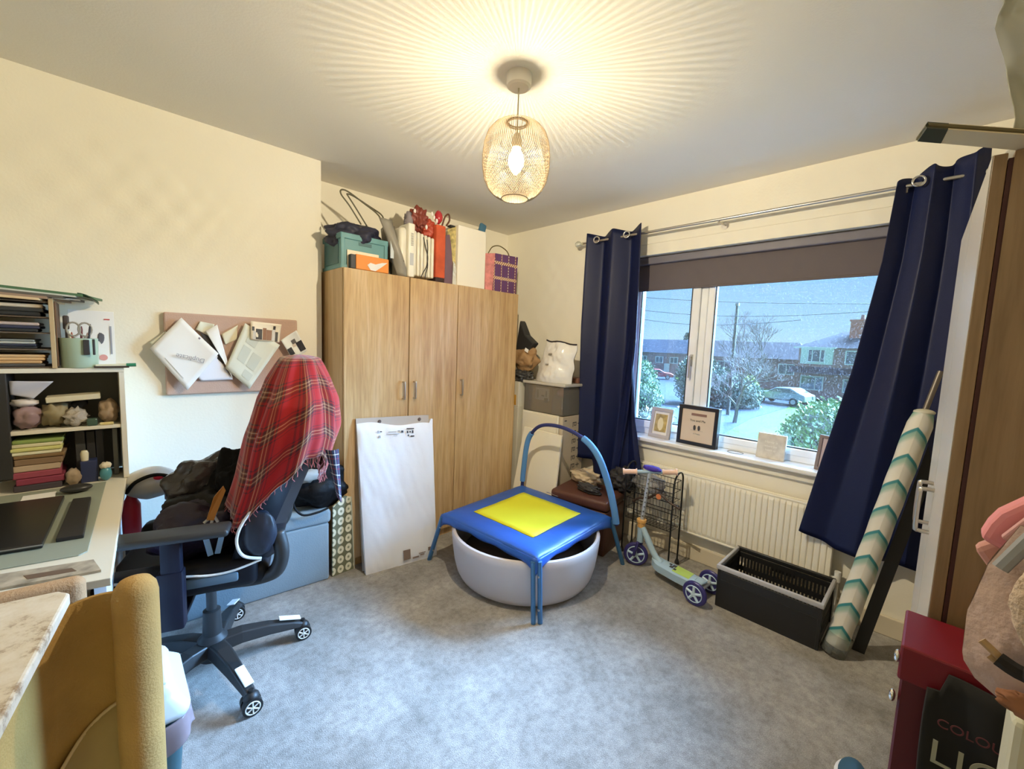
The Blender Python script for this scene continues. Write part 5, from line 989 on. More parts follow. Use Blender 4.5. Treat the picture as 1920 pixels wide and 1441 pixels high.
# ------------------------------------------------------------------ curtains, rod, blind
cur = P('navy blackout curtain', (.0035, .0085, .050), .5, spec=.35, bump=.1, bscale=300)
rod = thing('curtain_rod', 'brushed steel curtain rod on brackets above the window', 'curtain rod', (2.655, 1.0, 2.165))
RX, RZz = 2.655, 2.168
obj('rod', MB().cyl((RX, -.03, RZz), (RX, 1.985, RZz), .0085, n=14), steel, rod, smooth='auto')
for y in (2.0, -.045):
    b = MB().lathe((0, 0, 0), [(.0, 0), (.009, .0), (.012, .01), (.008, .02), (.022, .035), (.026, .05), (.018, .066), (0, .072)], 18); bmesh.ops.transform(b.b, matrix=Matrix.Translation((RX, y-.01 if y > 1 else y+.01, RZz)) @ Matrix.Rotation(-PI/2 if y > 1 else PI/2, 4, 'X'), verts=b.b.verts)
    obj('finial', b, P('crystal finial', (.62, .62, .52), .12, .3), rod, smooth='auto')
for y in (1.93, 1.00, .18): obj('bracket', (lambda q: (q.cyl((RX, y, RZz-.012), (XR, y, RZz-.012), .005, n=8), q.cyl((XR-.006, y, RZz-.012), (XR, y, RZz-.012), .022, n=16), q.tube([(RX-.004, y, RZz-.03), (RX-.012, y, RZz-.01)], .004, 6))[0])(MB()), steel, rod)
def cl(L_, R_, zt, zb, n, amp, x0=2.655, seed=0, flatten=0):
    def f(u, v):
        y = lerp(pl(L_, v), pl(R_, v), u); z = lerp(zt(u), zb(u), v)
        ph = u*n*2*PI; a = amp*(1-flatten*v); x = x0-a*math.cos(ph)+.006*NZ.noise(Vector((u*5+seed, v*3, 0)))+.010*v*math.sin(u*7+seed)
        return (min(x, XR-.012), y+.006*math.sin(ph*2), z)
    return f
lc = thing('curtain', 'left navy curtain, gathered and reaching down to the stool', 'curtain', (2.65, 1.7, .4))
F1 = cl([(0, 1.935), (.4, 1.945), (1, 1.915)], [(0, 1.49), (.45, 1.475), (.7, 1.50), (1, 1.56)], lambda u: 2.215+.012*math.cos(u*4*PI), lambda u: pl([(0, .52), (.35, .505), (.45, .41), (1, .385)], u), 2.0, .036, seed=1)
obj('curtain_cloth', MB().grid(F1, 80, 50), cur, lc, smooth=True, solid=.003)
F2 = cl([(0, 1.52), (.3, 1.54), (1, 1.60)], [(0, 1.475), (.2, 1.48), (.6, 1.44), (1, 1.355)], lambda u: 1.45, lambda u: pl([(0, .47), (.5, .49), (1, .50)], u), 1.2, .022, x0=2.64, seed=5)
obj('curtain_tail', MB().grid(F2, 30, 40), cur, lc, smooth=True, solid=.003)
def eyelet(par, y, x, yaw=0):
    b = MB(); M_ = Matrix.Translation((x, y, RZz)) @ Matrix.Rotation(yaw, 4, 'Z')
    b.tube([M_ @ Vector((.0, .021*math.cos(2*PI*i/20), .021*math.sin(2*PI*i/20))) for i in range(20)], .0055, 6, closed=True); return obj('eyelet', b, P('chrome ring', (.7, .7, .7), .15, 1), par, smooth=True)
for y, x in ((1.845, 2.618), (1.600, 2.622), (1.72, 2.69)): eyelet(lc, y, x, .25)
rc = thing('curtain', 'right navy curtain, flared at the bottom and tucked behind the second wardrobe', 'curtain', (2.63, .15, .4))
F3 = cl([(0, .215), (.2, .235), (.5, .30), (.75, .375), (1, .445)], [(0, -.06), (.3, -.08), (1, -.10)], lambda u: pl([(0, 2.18), (.35, 2.225), (.6, 2.23), (.8, 2.25), (1, 2.27)], u)+.008*math.sin(u*20), lambda u: pl([(0, .445), (.3, .40), (.5, .395), (1, .42)], u), 2.3, .028, x0=2.648, seed=9, flatten=.3)
obj('curtain_cloth', MB().grid(F3, 110, 60), cur, rc, smooth=True, solid=.003)
eyelet(rc, .142, 2.612, .2)
bd_ = thing('roller_blind', 'dark taupe roller blind pulled a short way down the window', 'blind', (2.84, .85, 1.81))
bm2 = P('dark taupe blind', (.115, .095, .10), .75)
obj('blind_fabric', MB().rb((2.838, .115, 1.806), (2.8395, 1.655, 1.985), .0005, 1), bm2, bd_); obj('bottom_bar', MB().rb((2.834, .115, 1.800), (2.843, 1.655, 1.814), .003, 2), bm2, bd_)
obj('cassette', MB().rb((2.80, .105, 1.985), (2.855, 1.66, 2.035), .008, 3), P('blind cassette', (.16, .15, .18), .5), bd_)
# ------------------------------------------------------------------ on the window sill
SZ = WZ0+.0005
def framed(name, label, cat, cx, cy, w_, h_, d_, lean, yaw, fw, fm, mount, extra=None):
    """picture frame on the sill; local x = across, y = out of the picture, z = up"""
    t = thing(name, label, cat, (cx, cy, SZ)); M_ = Matrix.Translation((cx, cy, SZ)) @ Matrix.Rotation(PI/2+yaw, 4, 'Z') @ Matrix.Rotation(lean, 4, 'X')
    def add(nm, b, m_, par=t): bmesh.ops.transform(b.b, matrix=M_, verts=b.b.verts); return obj(nm, b, m_, par)
    b = MB(); hw_ = w_/2; b.rb((-hw_, -d_, 0), (hw_, 0, fw), .003, 2); b.rb((-hw_, -d_, h_-fw), (hw_, 0, h_), .003, 2); b.rb((-hw_, -d_+.0005, .0005), (-hw_+fw, -.0005, h_), .003, 2); b.rb((hw_-fw, -d_+.0005, .0005), (hw_, -.0005, h_), .003, 2)
    add('frame', b, fm); add('mount', MB().box((0, -.010, h_/2), (w_-fw*1.6, .004, h_-fw*1.6)), mount)
    if extra: extra(add, t, M_)
    return t
def gold(add, t, M_):
    add('gold_picture', MB().box((0, -.0055, .108), (.090, .004, .125)), P('gold foil picture', (.62, .45, .14), .35, .3, noise=.35, nscale=30)); add('pale_figure', MB().blob((0, -.0035, .10), (.022, .0008, .045), 3, .3, 2), P('pale gold figure', (.80, .68, .38), .5))
framed('framed_picture', 'grey-white frame with a gold picture at the left end of the window sill', 'picture frame', 2.785, 1.345, .165, .215, .018, .16, -.10, .026, P('pale grey wood frame', (.46, .43, .42), .5), P('white mount', (.80, .78, .72), .7), gold)
def birds(add, t, M_):
    add('brown_strip', MB().box((-.005, -.0065, .205), (.100, .002, .016)), P('brown printed strip', (.24, .14, .12), .7))
    for x in (-.012, .017): add('bird', MB().blob((x, -.0065, .118), (.0085, .0012, .017), 3, .2, 1), ink)
    b = MB().rb((-.040, -.0072, .098), (.042, -.0064, .101), .0003, 1); add('twig', b, P('thin grey line', (.45, .40, .36), .8))
    mm = M_ @ Matrix.Translation((0, -.0062, .165)) @ Matrix.Rotation(PI/2, 4, 'X') @ Matrix.Rotation(PI, 4, 'Y'); mm = M_ @ Matrix.Translation((0, -.0062, .165)) @ Matrix(((-1, 0, 0, 0), (0, 0, 1, 0), (0, 1, 0, 0), (0, 0, 0, 1)))
    text('script_words', 'You and Me', .021, mm, ink, t); text('script_words', 'A Team', .014, M_ @ Matrix.Translation((0, -.0062, .078)) @ Matrix(((-1, 0, 0, 0), (0, 0, 1, 0), (0, 1, 0, 0), (0, 0, 0, 1))), ink2, t)
framed('framed_picture', 'deep black box frame with two small birds, largest on the window sill', 'picture frame', 2.765, 1.078, .262, .262, .045, .05, -.05, .024, P('black frame', (.012, .012, .014), .3), P('beige mount', (.62, .52, .42), .7), birds)
pq = thing('plaque', 'small square cream plaque with faint lettering on the sill', 'plaque', (2.80, .655, SZ))
Mq = Matrix.Translation((2.805, .655, SZ)) @ Matrix.Rotation(PI/2-.05, 4, 'Z') @ Matrix.Rotation(.12, 4, 'X')
b = MB().rb((-.075, -.020, 0), (.075, 0, .150), .003, 2); bmesh.ops.transform(b.b, matrix=Mq, verts=b.b.verts); obj('block', b, P('aged cream board', (.60, .56, .48), .7, noise=.2, nscale=25), pq)
FT = Matrix(((-1, 0, 0, 0), (0, 0, 1, 0), (0, 1, 0, 0), (0, 0, 0, 1)))
for z, s_, w_ in ((.100, .020, 'Home is'), (.075, .016, 'where the'), (.052, .018, 'heart is')): text('faint_lettering', w_, s_, Mq @ Matrix.Translation((0, .0003, z)) @ FT, P('pale lettering', (.72, .70, .62), .7), pq)
framed('framed_picture', 'taupe frame partly hidden by the right curtain on the sill', 'picture frame', 2.755, .372, .13, .195, .018, .14, -.35, .018, P('taupe frame', (.20, .15, .13), .5), P('pink beige picture', (.50, .40, .37), .6))
one('wire_ring', MB().tube([(2.80+.035*math.cos(2*PI*i/24), .84+.045*math.sin(2*PI*i/24), SZ+.0015) for i in range(24)], .0013, 5, closed=True), ink, 'thin dark wire ring lying on the sill right of the black frame', 'ring')
# ------------------------------------------------------------------ radiator
ra = thing('radiator', 'cream ribbed panel radiator below the window', 'radiator', (2.70, .9, .19))
rm = P('cream radiator enamel', (.80, .76, .64), .35)
RY0, RY1, RZ0, RZ1 = .30, 1.50, .195, .590
def flute(u, v):
    y = lerp(RY0+.02, RY1-.02, u); e = min(1, min(v, 1-v)*16); n = 40; k = (u*n) % 1; d = .0065*(1 if .16 < k < .84 else (k/.16 if k < .16 else (1-k)/.16)); return (2.688-d*e, y, lerp(RZ0+.012, RZ1-.012, v))
obj('front_panel', MB().grid(flute, 400, 34), rm, ra, solid=.002)
b = MB(); b.rb((2.684, RY0, RZ0), (2.70, RY1, RZ0+.014), .004); b.rb((2.684, RY0, RZ1-.014), (2.70, RY1, RZ1), .004); b.rb((2.684, RY0, RZ0+.001), (2.70, RY0+.022, RZ1-.001), .004); b.rb((2.684, RY1-.022, RZ0+.001), (2.70, RY1, RZ1-.001), .004); obj('edge_seam', b, rm, ra)
obj('rear_panel', MB().rb((2.722, RY0, RZ0), (2.736, RY1, RZ1), .004), rm, ra)
obj('top_grille', MB().rb((2.70, RY0+.005, RZ1-.012), (2.722, RY1-.005, RZ1-.004), .002), rm, ra)
obj('valve', (lambda q: (q.cyl((2.71, RY0-.03, .0), (2.71, RY0-.03, .22), .008), q.cyl((2.71, RY0-.03, .22), (2.71, RY0, .22), .009), q.cyl((2.71, RY0-.03, .205), (2.71, RY0-.03, .26), .014))[0])(MB()), gloss_w, ra)
obj('wall_bracket', (lambda q: (q.box((2.7475, .5, .4), (.022, .03, .3)), q.box((2.7475, 1.3, .4), (.022, .03, .3)))[0])(MB()), rm, ra)
# ------------------------------------------------------------------ wire rack and hanger
bw = P('black wire', (.02, .02, .02), .4, .5); sw_ = P('silver wire', (.42, .42, .42), .3, 1)
wr2 = thing('wire_rack', 'black two-tier wire rack with hooped ends before the radiator', 'rack', (2.54, 1.25, 0))
for y, nm in ((1.075, 'end_frame'), (1.405, 'end_frame')):
    m_ = bw; obj(nm, MB().tube(sp([(2.49, y, .0), (2.49, y, .30), (2.492, y, .53), (2.505, y, .585), (2.54, y-.0, .612), (2.585, y, .612), (2.612, y, .585), (2.618, y, .53), (2.62, y, .30), (2.62, y, .0)], 5), .0055, 8), m_, wr2, smooth=True)
for x in (2.49, 2.62):
    for y in (1.075, 1.405): obj('foot', MB().lathe((x, y, 0), [(0, 0), (.014, 0), (.014, .012), (.008, .03), (0, .03)], 12), P('black rubber foot', (.015, .015, .015), .7), wr2)
def basket(z0, z1, par):
    b = MB(); X0, X1, Y0, Y1 = 2.497, 2.613, 1.083, 1.397
    for z in (z0, (z0+z1)/2, z1): b.tube([(X0, Y0, z), (X1, Y0, z), (X1, Y1, z), (X0, Y1, z)], .0024 if z > z0 else .0018, 5, closed=True)
    for i in range(15):
        y = lerp(Y0, Y1, i/14); b.tube([(X0, y, z1), (X0, y, z0), (X1, y, z0), (X1, y, z1)], .0014, 4)
    for i in range(5):
        x = lerp(X0, X1, (i+.5)/5); b.tube([(x, Y0, z1), (x, Y0, z0), (x, Y1, z0), (x, Y1, z1)], .0014, 4)
    return obj('basket', b, bw, par)
basket(.245, .385, wr2); basket(.43, .555, wr2)
hg = thing('coat_hanger', 'dark coat hanger with orange label hooked across the wire rack', 'hanger', (2.478, 1.16, .38))
obj('hanger_arm', MB().tube(sp([(2.478, 1.335, .372), (2.478, 1.30, .405), (2.478, 1.235, .425), (2.478, 1.19, .458), (2.478, 1.16, .472), (2.478, 1.13, .462), (2.478, 1.09, .440), (2.478, 1.02, .418)], 6), .007, 8), P('dark brown wood', (.045, .022, .012), .45), hg, smooth=True)
obj('orange_label', MB().lathe((0, 0, 0), [(0, 0), (.017, 0), (.017, .004), (0, .004)], 20, M=Matrix.Translation((2.469, 1.160, .458)) @ Matrix.Rotation(PI/2, 4, 'Y')), P('orange label', (.62, .20, .07), .5), hg)
one('clear_bag', MB().blob((2.555, 1.27, .50), (.045, .11, .06), 3, .5, 4), glassmat('thin clear film', (.93, .93, .93), rough=.2, body=.25, bodycol=(.6, .6, .6)), 'crumpled clear plastic bag in the upper basket of the wire rack', 'bag', smooth=True)
# ------------------------------------------------------------------ scooter
sc_b = P('pale blue plastic', (.36, .50, .60), .35); sc_n = P('navy purple plastic', (.035, .03, .16), .4); sc_p = P('peach rubber grip', (.80, .53, .38), .6); sc_w = P('clear blue hub', (.50, .66, .78), .3)
sct = thing('kick_scooter', 'pale blue child scooter with three navy wheels and peach handlebar grips', 'scooter', (2.36, 1.0, 0))
hb0, hb1 = Vector((2.330, 1.335, .605)), Vector((2.48, 1.06, .640)); 
hc = (hb0+hb1)/2
obj('handlebar', MB().tube([hb0, hc, hb1], .0115, 12), sc_b, sct, smooth='auto')
for a, c in ((hb0, hc), (hb1, hc)):
    d = (c-a).normalized(); b = MB(); b.tube([a-d*.004, a+d*.006], .021, 16); b.tube([a+d*.006, a+d*.075], .0155, 14); b.tube([a+d*.075, a+d*.083], .020, 16); obj('grip', b, sc_p, sct, smooth='auto')
obj('bar_cover', MB().blob(hc+Vector((.01, -.01, .022)), (.032, .06, .016), 3, .3, 2), P('purple fabric', (.05, .02, .30), .7), sct, smooth=True)
stm = [hc+Vector((0, 0, -.005)), Vector((2.392, 1.222, .30))]
obj('steering_stem', MB().tube(stm, .0115, 12), P('grey silver stem', (.50, .54, .58), .35, .4), sct, smooth='auto')
for i in range(9): q = stm[0].lerp(stm[1], .12+.095*i); obj('stem_hole', MB().cyl(q+Vector((-.0105, -.006, 0)), q+Vector((-.013, -.0075, 0)), .0045, n=10), P('dark holes', (.08, .09, .11), .6), sct)
obj('stem_collar', MB().lathe((2.392, 1.222, .262), [(0, 0), (.022, 0), (.024, .01), (.024, .03), (.030, .034), (.030, .05), (0, .05)], 18), P('orange collar', (.72, .40, .12), .45), sct, smooth='auto')
obj('head_tube', MB().tube([(2.392, 1.222, .268), (2.392, 1.224, .165)], .021, 16), sc_b, sct, smooth='auto')
obj('down_tube', MB().tube(sp([(2.392, 1.215, .262), (2.388, 1.18, .215), (2.378, 1.12, .13), (2.372, 1.07, .09)], 4), .019, 14), sc_b, sct, smooth='auto')
fw_ = MB().tube(sp([(2.415, 1.222, .17), (2.42, 1.232, .12), (2.418, 1.245, .075)], 4), .010, 10); fw_.tube(sp([(2.365, 1.222, .17), (2.36, 1.232, .12), (2.362, 1.245, .075)], 4), .010, 10); obj('front_fork', fw_, sc_n, sct, smooth=True)
def wheel(c, ax, r, w_, par):
    ax = Vector(ax).normalized(); e1 = Vector((0, 0, 1)); e2 = ax.cross(e1); c = Vector(c)
    b = MB().tube([c+(e1*math.cos(2*PI*i/36)+e2*math.sin(2*PI*i/36))*(r-.010) for i in range(36)], .0115, 10, closed=True); b.cyl(c-ax*w_*.5, c+ax*w_*.5, r-.014, n=32)
    o = obj('wheel', b, sc_n, par, smooth='auto'); b = MB()
    for sg in (-1, 1):
        k0 = c+ax*sg*(w_*.5+.0015); b.tube([k0+(e1*math.cos(2*PI*i/24)+e2*math.sin(2*PI*i/24))*(r-.022) for i in range(24)], .003, 6, closed=True)
        for i in range(5):
            q = 2*PI*i/5; b.tube([k0, k0+(e1*math.cos(q)+e2*math.sin(q))*(r-.022)], .0075, 6)
        b.cyl(k0, k0+ax*sg*.006, .014, n=14)
    obj('hub', b, sc_w, o, smooth='auto'); return o
wheel((2.390, 1.245, .0745), (1, .45, 0), .0745, .022, sct)
dk2 = MB()
def deckf(top):
    def f(u, v):
        y = lerp(1.125, .845, v); w_ = pl([(0, .022), (.12, .048), (.6, .056), (.9, .052), (1, .030)], v); x = lerp(2.388, 2.345, v)+(u*2-1)*w_; e = 1-abs(u*2-1)**4; return (x, y, (.093 if top else .052)+(.010*e if top else -.012*e)+pl([(0, .012), (.2, 0), (1, 0)], v))
    return f
dk2.grid(deckf(1), 10, 20); dk2.grid(deckf(0), 10, 20)
for s_ in (0, 1): dk2.grid(lambda u, v: Vector(deckf(1)(s_, v)).lerp(Vector(deckf(0)(s_, v)), u), 2, 20); dk2.grid(lambda u, v: Vector(deckf(1)(v, s_)).lerp(Vector(deckf(0)(v, s_)), u), 2, 10)
bmesh.ops.remove_doubles(dk2.b, verts=dk2.b.verts, dist=.0006)
de = obj('deck', dk2, sc_b, sct, smooth='auto')
obj('lime_sticker', MB().grid(lambda u, v: Vector(deckf(1)(lerp(.12, .88, u), lerp(.52, .90, v)))+Vector((0, 0, .0008)), 6, 6), P('lime sticker', (.42, .58, .12), .5), de, solid=.0008)
b = MB()
for (u0, v0, u1, v1) in ((.3, .42, .5, .50), (.5, .46, .75, .54), (.25, .52, .42, .58), (.55, .38, .70, .44)): b.grid(lambda u, v: Vector(deckf(1)(lerp(u0, u1, u), lerp(v0, v1, v)))+Vector((0, 0, .0016)), 2, 2)
obj('black_white_print', b, ink, de, solid=.0006)
obj('brake_cover', MB().rb((2.31, .80, .082), (2.39, .872, .100), .008, 3, rot=Matrix.Rotation(-.15, 4, 'Z')), sc_b, sct, smooth='auto')
ax0, ax1 = Vector((2.262, .815, .066)), Vector((2.437, .800, .066)); obj('axle', MB().tube([ax0, ax1], .013, 12), P('grey axle', (.45, .48, .52), .4), sct)
wheel(ax0-Vector((.006, 0, 0)), ax1-ax0, .066, .022, sct); wheel(ax1+Vector((.006, 0, 0)), ax1-ax0, .066, .022, sct)
# ------------------------------------------------------------------ folding crate
bk_ = P('black plastic crate', (.012, .012, .013), .4); rim_m = P('grey rim plastic', (.42, .42, .44), .4)
kx0, kx1, ky0, ky1, kh = 2.345, 2.67, .272, .738, .235
ck = thing('plastic_crate', 'empty black folding crate with grey rim on the floor before the radiator', 'crate', ((kx0+kx1)/2, (ky0+ky1)/2, 0))
def slots(a, c, z0, z1, n, rows, horiz, fix, nm, par):
    """wall with rows of slots: a..c along horiz axis, fixed other coordinate"""
    b = MB(); t = .006; L_ = c-a
    def bx(p, q, r, s_):
        if horiz == 'y': b.box((fix, (p+q)/2, (r+s_)/2), (t, q-p, s_-r))
        else: b.box(((p+q)/2, fix, (r+s_)/2), (q-p, t, s_-r))
    hs = (z1-z0)/(rows*3+1); edges = [z0]
    for r in range(rows+1):
        zc = z0+r*hs*3; bx(a, c, zc, zc+hs)
    for r in range(rows):
        zc = z0+r*hs*3+hs
        for i in range(n+1):
            p = a+L_*i/n; bx(max(a, p-.0045), min(c, p+.0045), zc, zc+2*hs)
    return obj(nm, b, bk_, par)
slots(ky0+.012, ky1-.012, .02, kh-.03, 26, 2, 'y', kx1-.008, 'slotted_wall', ck); slots(kx0+.012, kx1-.012, .02, kh-.03, 17, 2, 'x', ky1-.008, 'slotted_wall', ck); slots(kx0+.012, kx1-.012, .02, kh-.03, 17, 2, 'x', ky0+.008, 'slotted_wall', ck)
fl_ = MB().box((kx0+.005, (ky0+ky1)/2, .10), (.008, ky1-ky0-.01, .20)); fl_.rb((kx0-.002, ky0+.02, .150), (kx0+.002, ky1-.02, .156), .001); obj('front_wall', fl_, bk_, ck)
obj('floor_panel', MB().box(((kx0+kx1)/2, (ky0+ky1)/2, .008), (kx1-kx0-.01, ky1-ky0-.01, .012)), bk_, ck)
obj('corner_posts', (lambda q: [q.rb((x, y, 0), (x+.016, y+.016, kh-.02), .003) for x in (kx0, kx1-.016) for y in (ky0, ky1-.016)] and q)(MB()), bk_, ck)
b = MB(); w_ = .016; b.rb((kx0-.006, ky0-.006, kh-.026), (kx0+w_-.006, ky1+.006, kh), .005, 3); b.rb((kx0-.0055, ky0-.006, kh-.0255), (kx1+.006, ky0+w_-.006, kh-.0005), .005, 3); b.rb((kx0-.0055, ky1-w_+.006, kh-.0255), (kx1+.006, ky1+.006, kh-.0005), .005, 3); obj('grey_rim', b, rim_m, ck, smooth='auto')
obj('rear_rim', MB().rb((kx1-w_+.006, ky0-.004, kh-.025), (kx1+.006, ky1+.004, kh+.0005), .005, 3), bk_, ck, smooth='auto')
obj('grip_hole', MB().rb((kx1-.006, .44, kh-.075), (kx1-.002, .56, kh-.04), .010, 3), P('dark grip panel', (.006, .006, .006), .6), ck)
# ------------------------------------------------------------------ roll and poles at the right
def chev(n):
    t = n.nodes.new('ShaderNodeTexCoord'); s = n.nodes.new('ShaderNodeSeparateXYZ'); n.links.new(t.outputs['UV'], s.inputs[0])
    k = n.nodes.new('ShaderNodeMath'); k.operation = 'MULTIPLY'; k.inputs[1].default_value = 2.0; n.links.new(s.outputs[0], k.inputs[0]); f = n.nodes.new('ShaderNodeMath'); f.operation = 'PINGPONG'; f.inputs[1].default_value = .5; n.links.new(k.outputs[0], f.inputs[0])
    v = n.nodes.new('ShaderNodeMath'); v.operation = 'MULTIPLY'; v.inputs[1].default_value = 9.5; n.links.new(s.outputs[1], v.inputs[0]); a = n.nodes.new('ShaderNodeMath'); a.operation = 'ADD'; n.links.new(f.outputs[0], a.inputs[0]); n.links.new(v.outputs[0], a.inputs[1])
    fr2 = n.nodes.new('ShaderNodeMath'); fr2.operation = 'FRACT'; n.links.new(a.outputs[0], fr2.inputs[0])
    return stops(n, fr2.outputs[0], [(0, (.66, .62, .52)), (.45, (.60, .58, .50)), (.62, (.30, .42, .34)), (.76, (.20, .34, .28)), (.80, (.03, .20, .22)), (.90, (.03, .20, .22)), (.93, (.66, .62, .52))], 'LINEAR')
r0_, r1_ = Vector((2.395, .215, .045)), Vector((2.545, .028, 1.155))
def rollf(u, v):
    p = r0_.lerp(r1_, v); d = (r1_-r0_).normalized(); e1 = d.cross(Vector((0, 1, 0))).normalized(); e2 = d.cross(e1); r = .043*(1+.02*math.sin(v*40+u*6))*(1-.25*max(0, v-.95)/.05); return p+(e1*math.cos(2*PI*u)+e2*math.sin(2*PI*u))*r
rl = thing('fabric_roll', 'cream roll with teal wavy stripes leaning beside the black crate', 'roll', (2.395, .215, 0))
obj('roll', MB().grid(rollf, 28, 60), ramp_mat('teal wave print', chev, .6), rl, smooth=True); obj('roll_end', MB().blob(r1_, (.036, .036, .014), 3), P('cream roll end', (.55, .53, .42), .7), rl, smooth=True)
obj('clear_sleeve', MB().tube([r0_+Vector((-.006, .008, -.04)), r0_+Vector((.01, -.012, .05))], .050, 20), glassmat('cloudy sleeve', (.9, .9, .9), body=.25, bodycol=(.5, .55, .52)), rl, smooth=True)
pl_ = thing('black_airer', 'black folded frame with grey pole leaning behind the teal striped roll', 'frame', (2.5, .15, 0))
obj('flat_bar', MB().poly([(2.49, .165, .0), (2.49, .118, .0), (2.655, -.055, 1.05), (2.655, -.005, 1.05)], (.012, 0, 0)), P('black painted bar', (.02, .02, .022), .5), pl_)
obj('grey_pole', MB().tube([(2.415, .235, .002), (2.60, -.005, 1.335)], .011, 12), P('grey brown pole', (.17, .15, .13), .4, .5), pl_, smooth='auto')
obj('pole_joint', MB().tube([(2.455, .183, .29), (2.47, .163, .40)], .016, 12), P('dark joint', (.03, .03, .03), .5), pl_, smooth='auto')
# ------------------------------------------------------------------ right wardrobe seen edge-on
rwd = thing('wardrobe', 'oak wardrobe at the right edge, seen from its side with doors edge-on', 'wardrobe', (1.6, -.3, 0), math.radians(3))
RW = Matrix.Translation((1.22, -.030, 0)) @ Matrix.Rotation(math.radians(1.6), 4, 'Z')   # door face line
def RWm(nm, b, m_, par=None, **k): bmesh.ops.transform(b.b, matrix=RW, verts=b.b.verts); return obj(nm, b, m_, par or rwd, **k)
b = MB(); b.box((.009, -.31, .885), (.018, .56, 1.772)); b.box((.771, -.31, .885), (.018, .56, 1.772)); b.box((.39, -.31, 1.763), (.744, .56, .018)); b.box((.39, -.585, .885), (.744, .01, 1.772)); b.box((.39, -.31, .05), (.744, .54, .1))
oak_s = wood('shaded oak board', (.20, .125, .06), (.25, .16, .08), (.31, .205, .11), .45)  # darker copy of the oak, with shade put into its colour
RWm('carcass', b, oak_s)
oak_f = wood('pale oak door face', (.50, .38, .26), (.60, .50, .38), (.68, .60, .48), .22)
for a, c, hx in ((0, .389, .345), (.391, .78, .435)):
    d = RWm('door', MB().rb((a+.001, -.022, .06), (c-.001, -.003, 1.770), .0012, 1), oak_s); RWm('door_face', MB().box(((a+c)/2, -.0024, .915), (c-a-.003, .0012, 1.708)), P('oak with window sheen', (.62, .58, .54), .25), d); hb = MB(); hb.tube(sp([(hx, -.006, .92), (hx, .020, .92), (hx, .026, .93), (hx, .026, 1.025), (hx, .020, 1.035), (hx, -.006, 1.035)], 3), .0055, 8); RWm('handle', hb, steel, d, smooth=True)  # pale door faces carry the window's grazing sheen in their colour
RWm('gap_strip', MB().box((.39, -.0265, .885), (.775, .007, 1.75)), P('dark red gap shade', (.05, .012, .01), .7))  # dark strip stands in for the shade in the gap behind the doors
px = thing('flat_picture', 'flat cream panel with black end lying on the right wardrobe, sticking out', 'panel', (1.22, 0, 1.78))
obj('panel', MB().poly([(1.050, .0285, 1.7735), (1.330, -.217, 1.7735), (1.430, -.225, 1.7735), (1.108, .037, 1.7735)], (0, 0, .010)), P('cream panel card', (.66, .58, .40), .7), px)
obj('black_end', MB().poly([(1.021, .054, 1.7733), (1.0498, .0287, 1.7733), (1.1078, .0372, 1.7733), (1.072, .067, 1.7733)], (0, 0, .0105)), P('black glossy edge', (.03, .035, .02), .3), px)
obj('dark_border', MB().tube([(1.021, .054, 1.779), (1.330, -.217, 1.779), (1.430, -.225, 1.779), (1.072, .067, 1.779)], .0035, 6, closed=True), P('olive border', (.10, .08, .03), .5), px)
wrp = thing('plastic_wrap', 'tall bundle wrapped in cloudy clear plastic at the top right, on the wardrobe', 'bundle', (1.45, -.15, 1.78))
one('white_pillow', MB().blob((1.66, -.17, 1.865), (.15, .12, .09), 4, .2, 4), P('grey white pillow', (.40, .38, .34), .8), 'pale rounded cushion on top of the right wardrobe, behind the panel', 'cushion', smooth=True)
def wrapf(u, v): 
    z = lerp(1.786, 2.37, v); y = lerp(pl([(1.78, -.050), (1.86, -.042), (1.90, -.030), (1.96, -.015), (2.37, -.012)], z)-.004*math.sin(z*60), -.40, u); return (1.16+.05*NZ.noise(Vector((u*6, v*7, 0)))+.10*u-.06*v, y, z)
obj('film', MB().grid(wrapf, 24, 30), glassmat('cloudy crinkled film', (.85, .85, .8), rough=.25, body=.55, bodycol=(.55, .54, .45)), wrp, smooth=True, solid=.002)
obj('contents', MB().rb((1.24, -.42, 1.826), (1.50, -.10, 2.30), .03, 3), P('olive stored textile', (.30, .28, .20), .9, noise=.3, nscale=9), wrp)
# red box
rdm = P('shaded red card', (.085, .003, .010), .5); 
rbx = thing('red_box', 'tall dark red box with lid before the right wardrobe', 'box', (1.12, -.2, 0))
obj('body', MB().rb((1.045, -.42, 0), (1.195, -.004, .80), .003, 1), rdm, rbx); obj('lid', MB().rb((1.038, -.425, .785), (1.200, .001, .852), .004, 2), P('lit red lid card', (.16, .004, .013), .45), rbx)  # darker body, brighter lid: shade and light put into the two reds
for z in (.845, .765): obj('corner_stud', MB().blob((1.045, .004, z-.02), (.008, .005, .012), 3), P('chrome stud', (.9, .9, .9), .1, 1), rbx, smooth=True)
tt = thing('black_tote', 'black cloth tote bag with pink and cream letters hanging on the red box', 'bag', (1.02, -.1, .4))
def totef2(u, v):
    y = lerp(-.045+.012*(1-v), -.20, u)-.006*math.sin(v*5); z = lerp(.30, .835 if .1 < u else .80, v); return (1.022-.006*math.sin(u*9+v*3)-.004*math.sin(v*11), y, z)
obj('cloth', MB().grid(totef2, 20, 20), P('black cotton', (.010, .010, .010), .9), tt, smooth=True, solid=.006)
TX = lambda z, y: Matrix.Translation((1.0075, y, z)) @ Matrix(((0, 0, -1, 0), (-1, 0, 0, 0), (0, 1, 0, 0), (0, 0, 0, 1)))
text('pink_letters', 'COLOUR', .022, TX(.757, -.100), P('dusky pink print', (.12, .03, .035), .8), tt); text('cream_letters', 'LIG', .062, TX(.700, -.095), P('cream print', (.35, .35, .26), .8), tt)
cr2 = P('cream painted wood', (.50, .49, .38), .5)
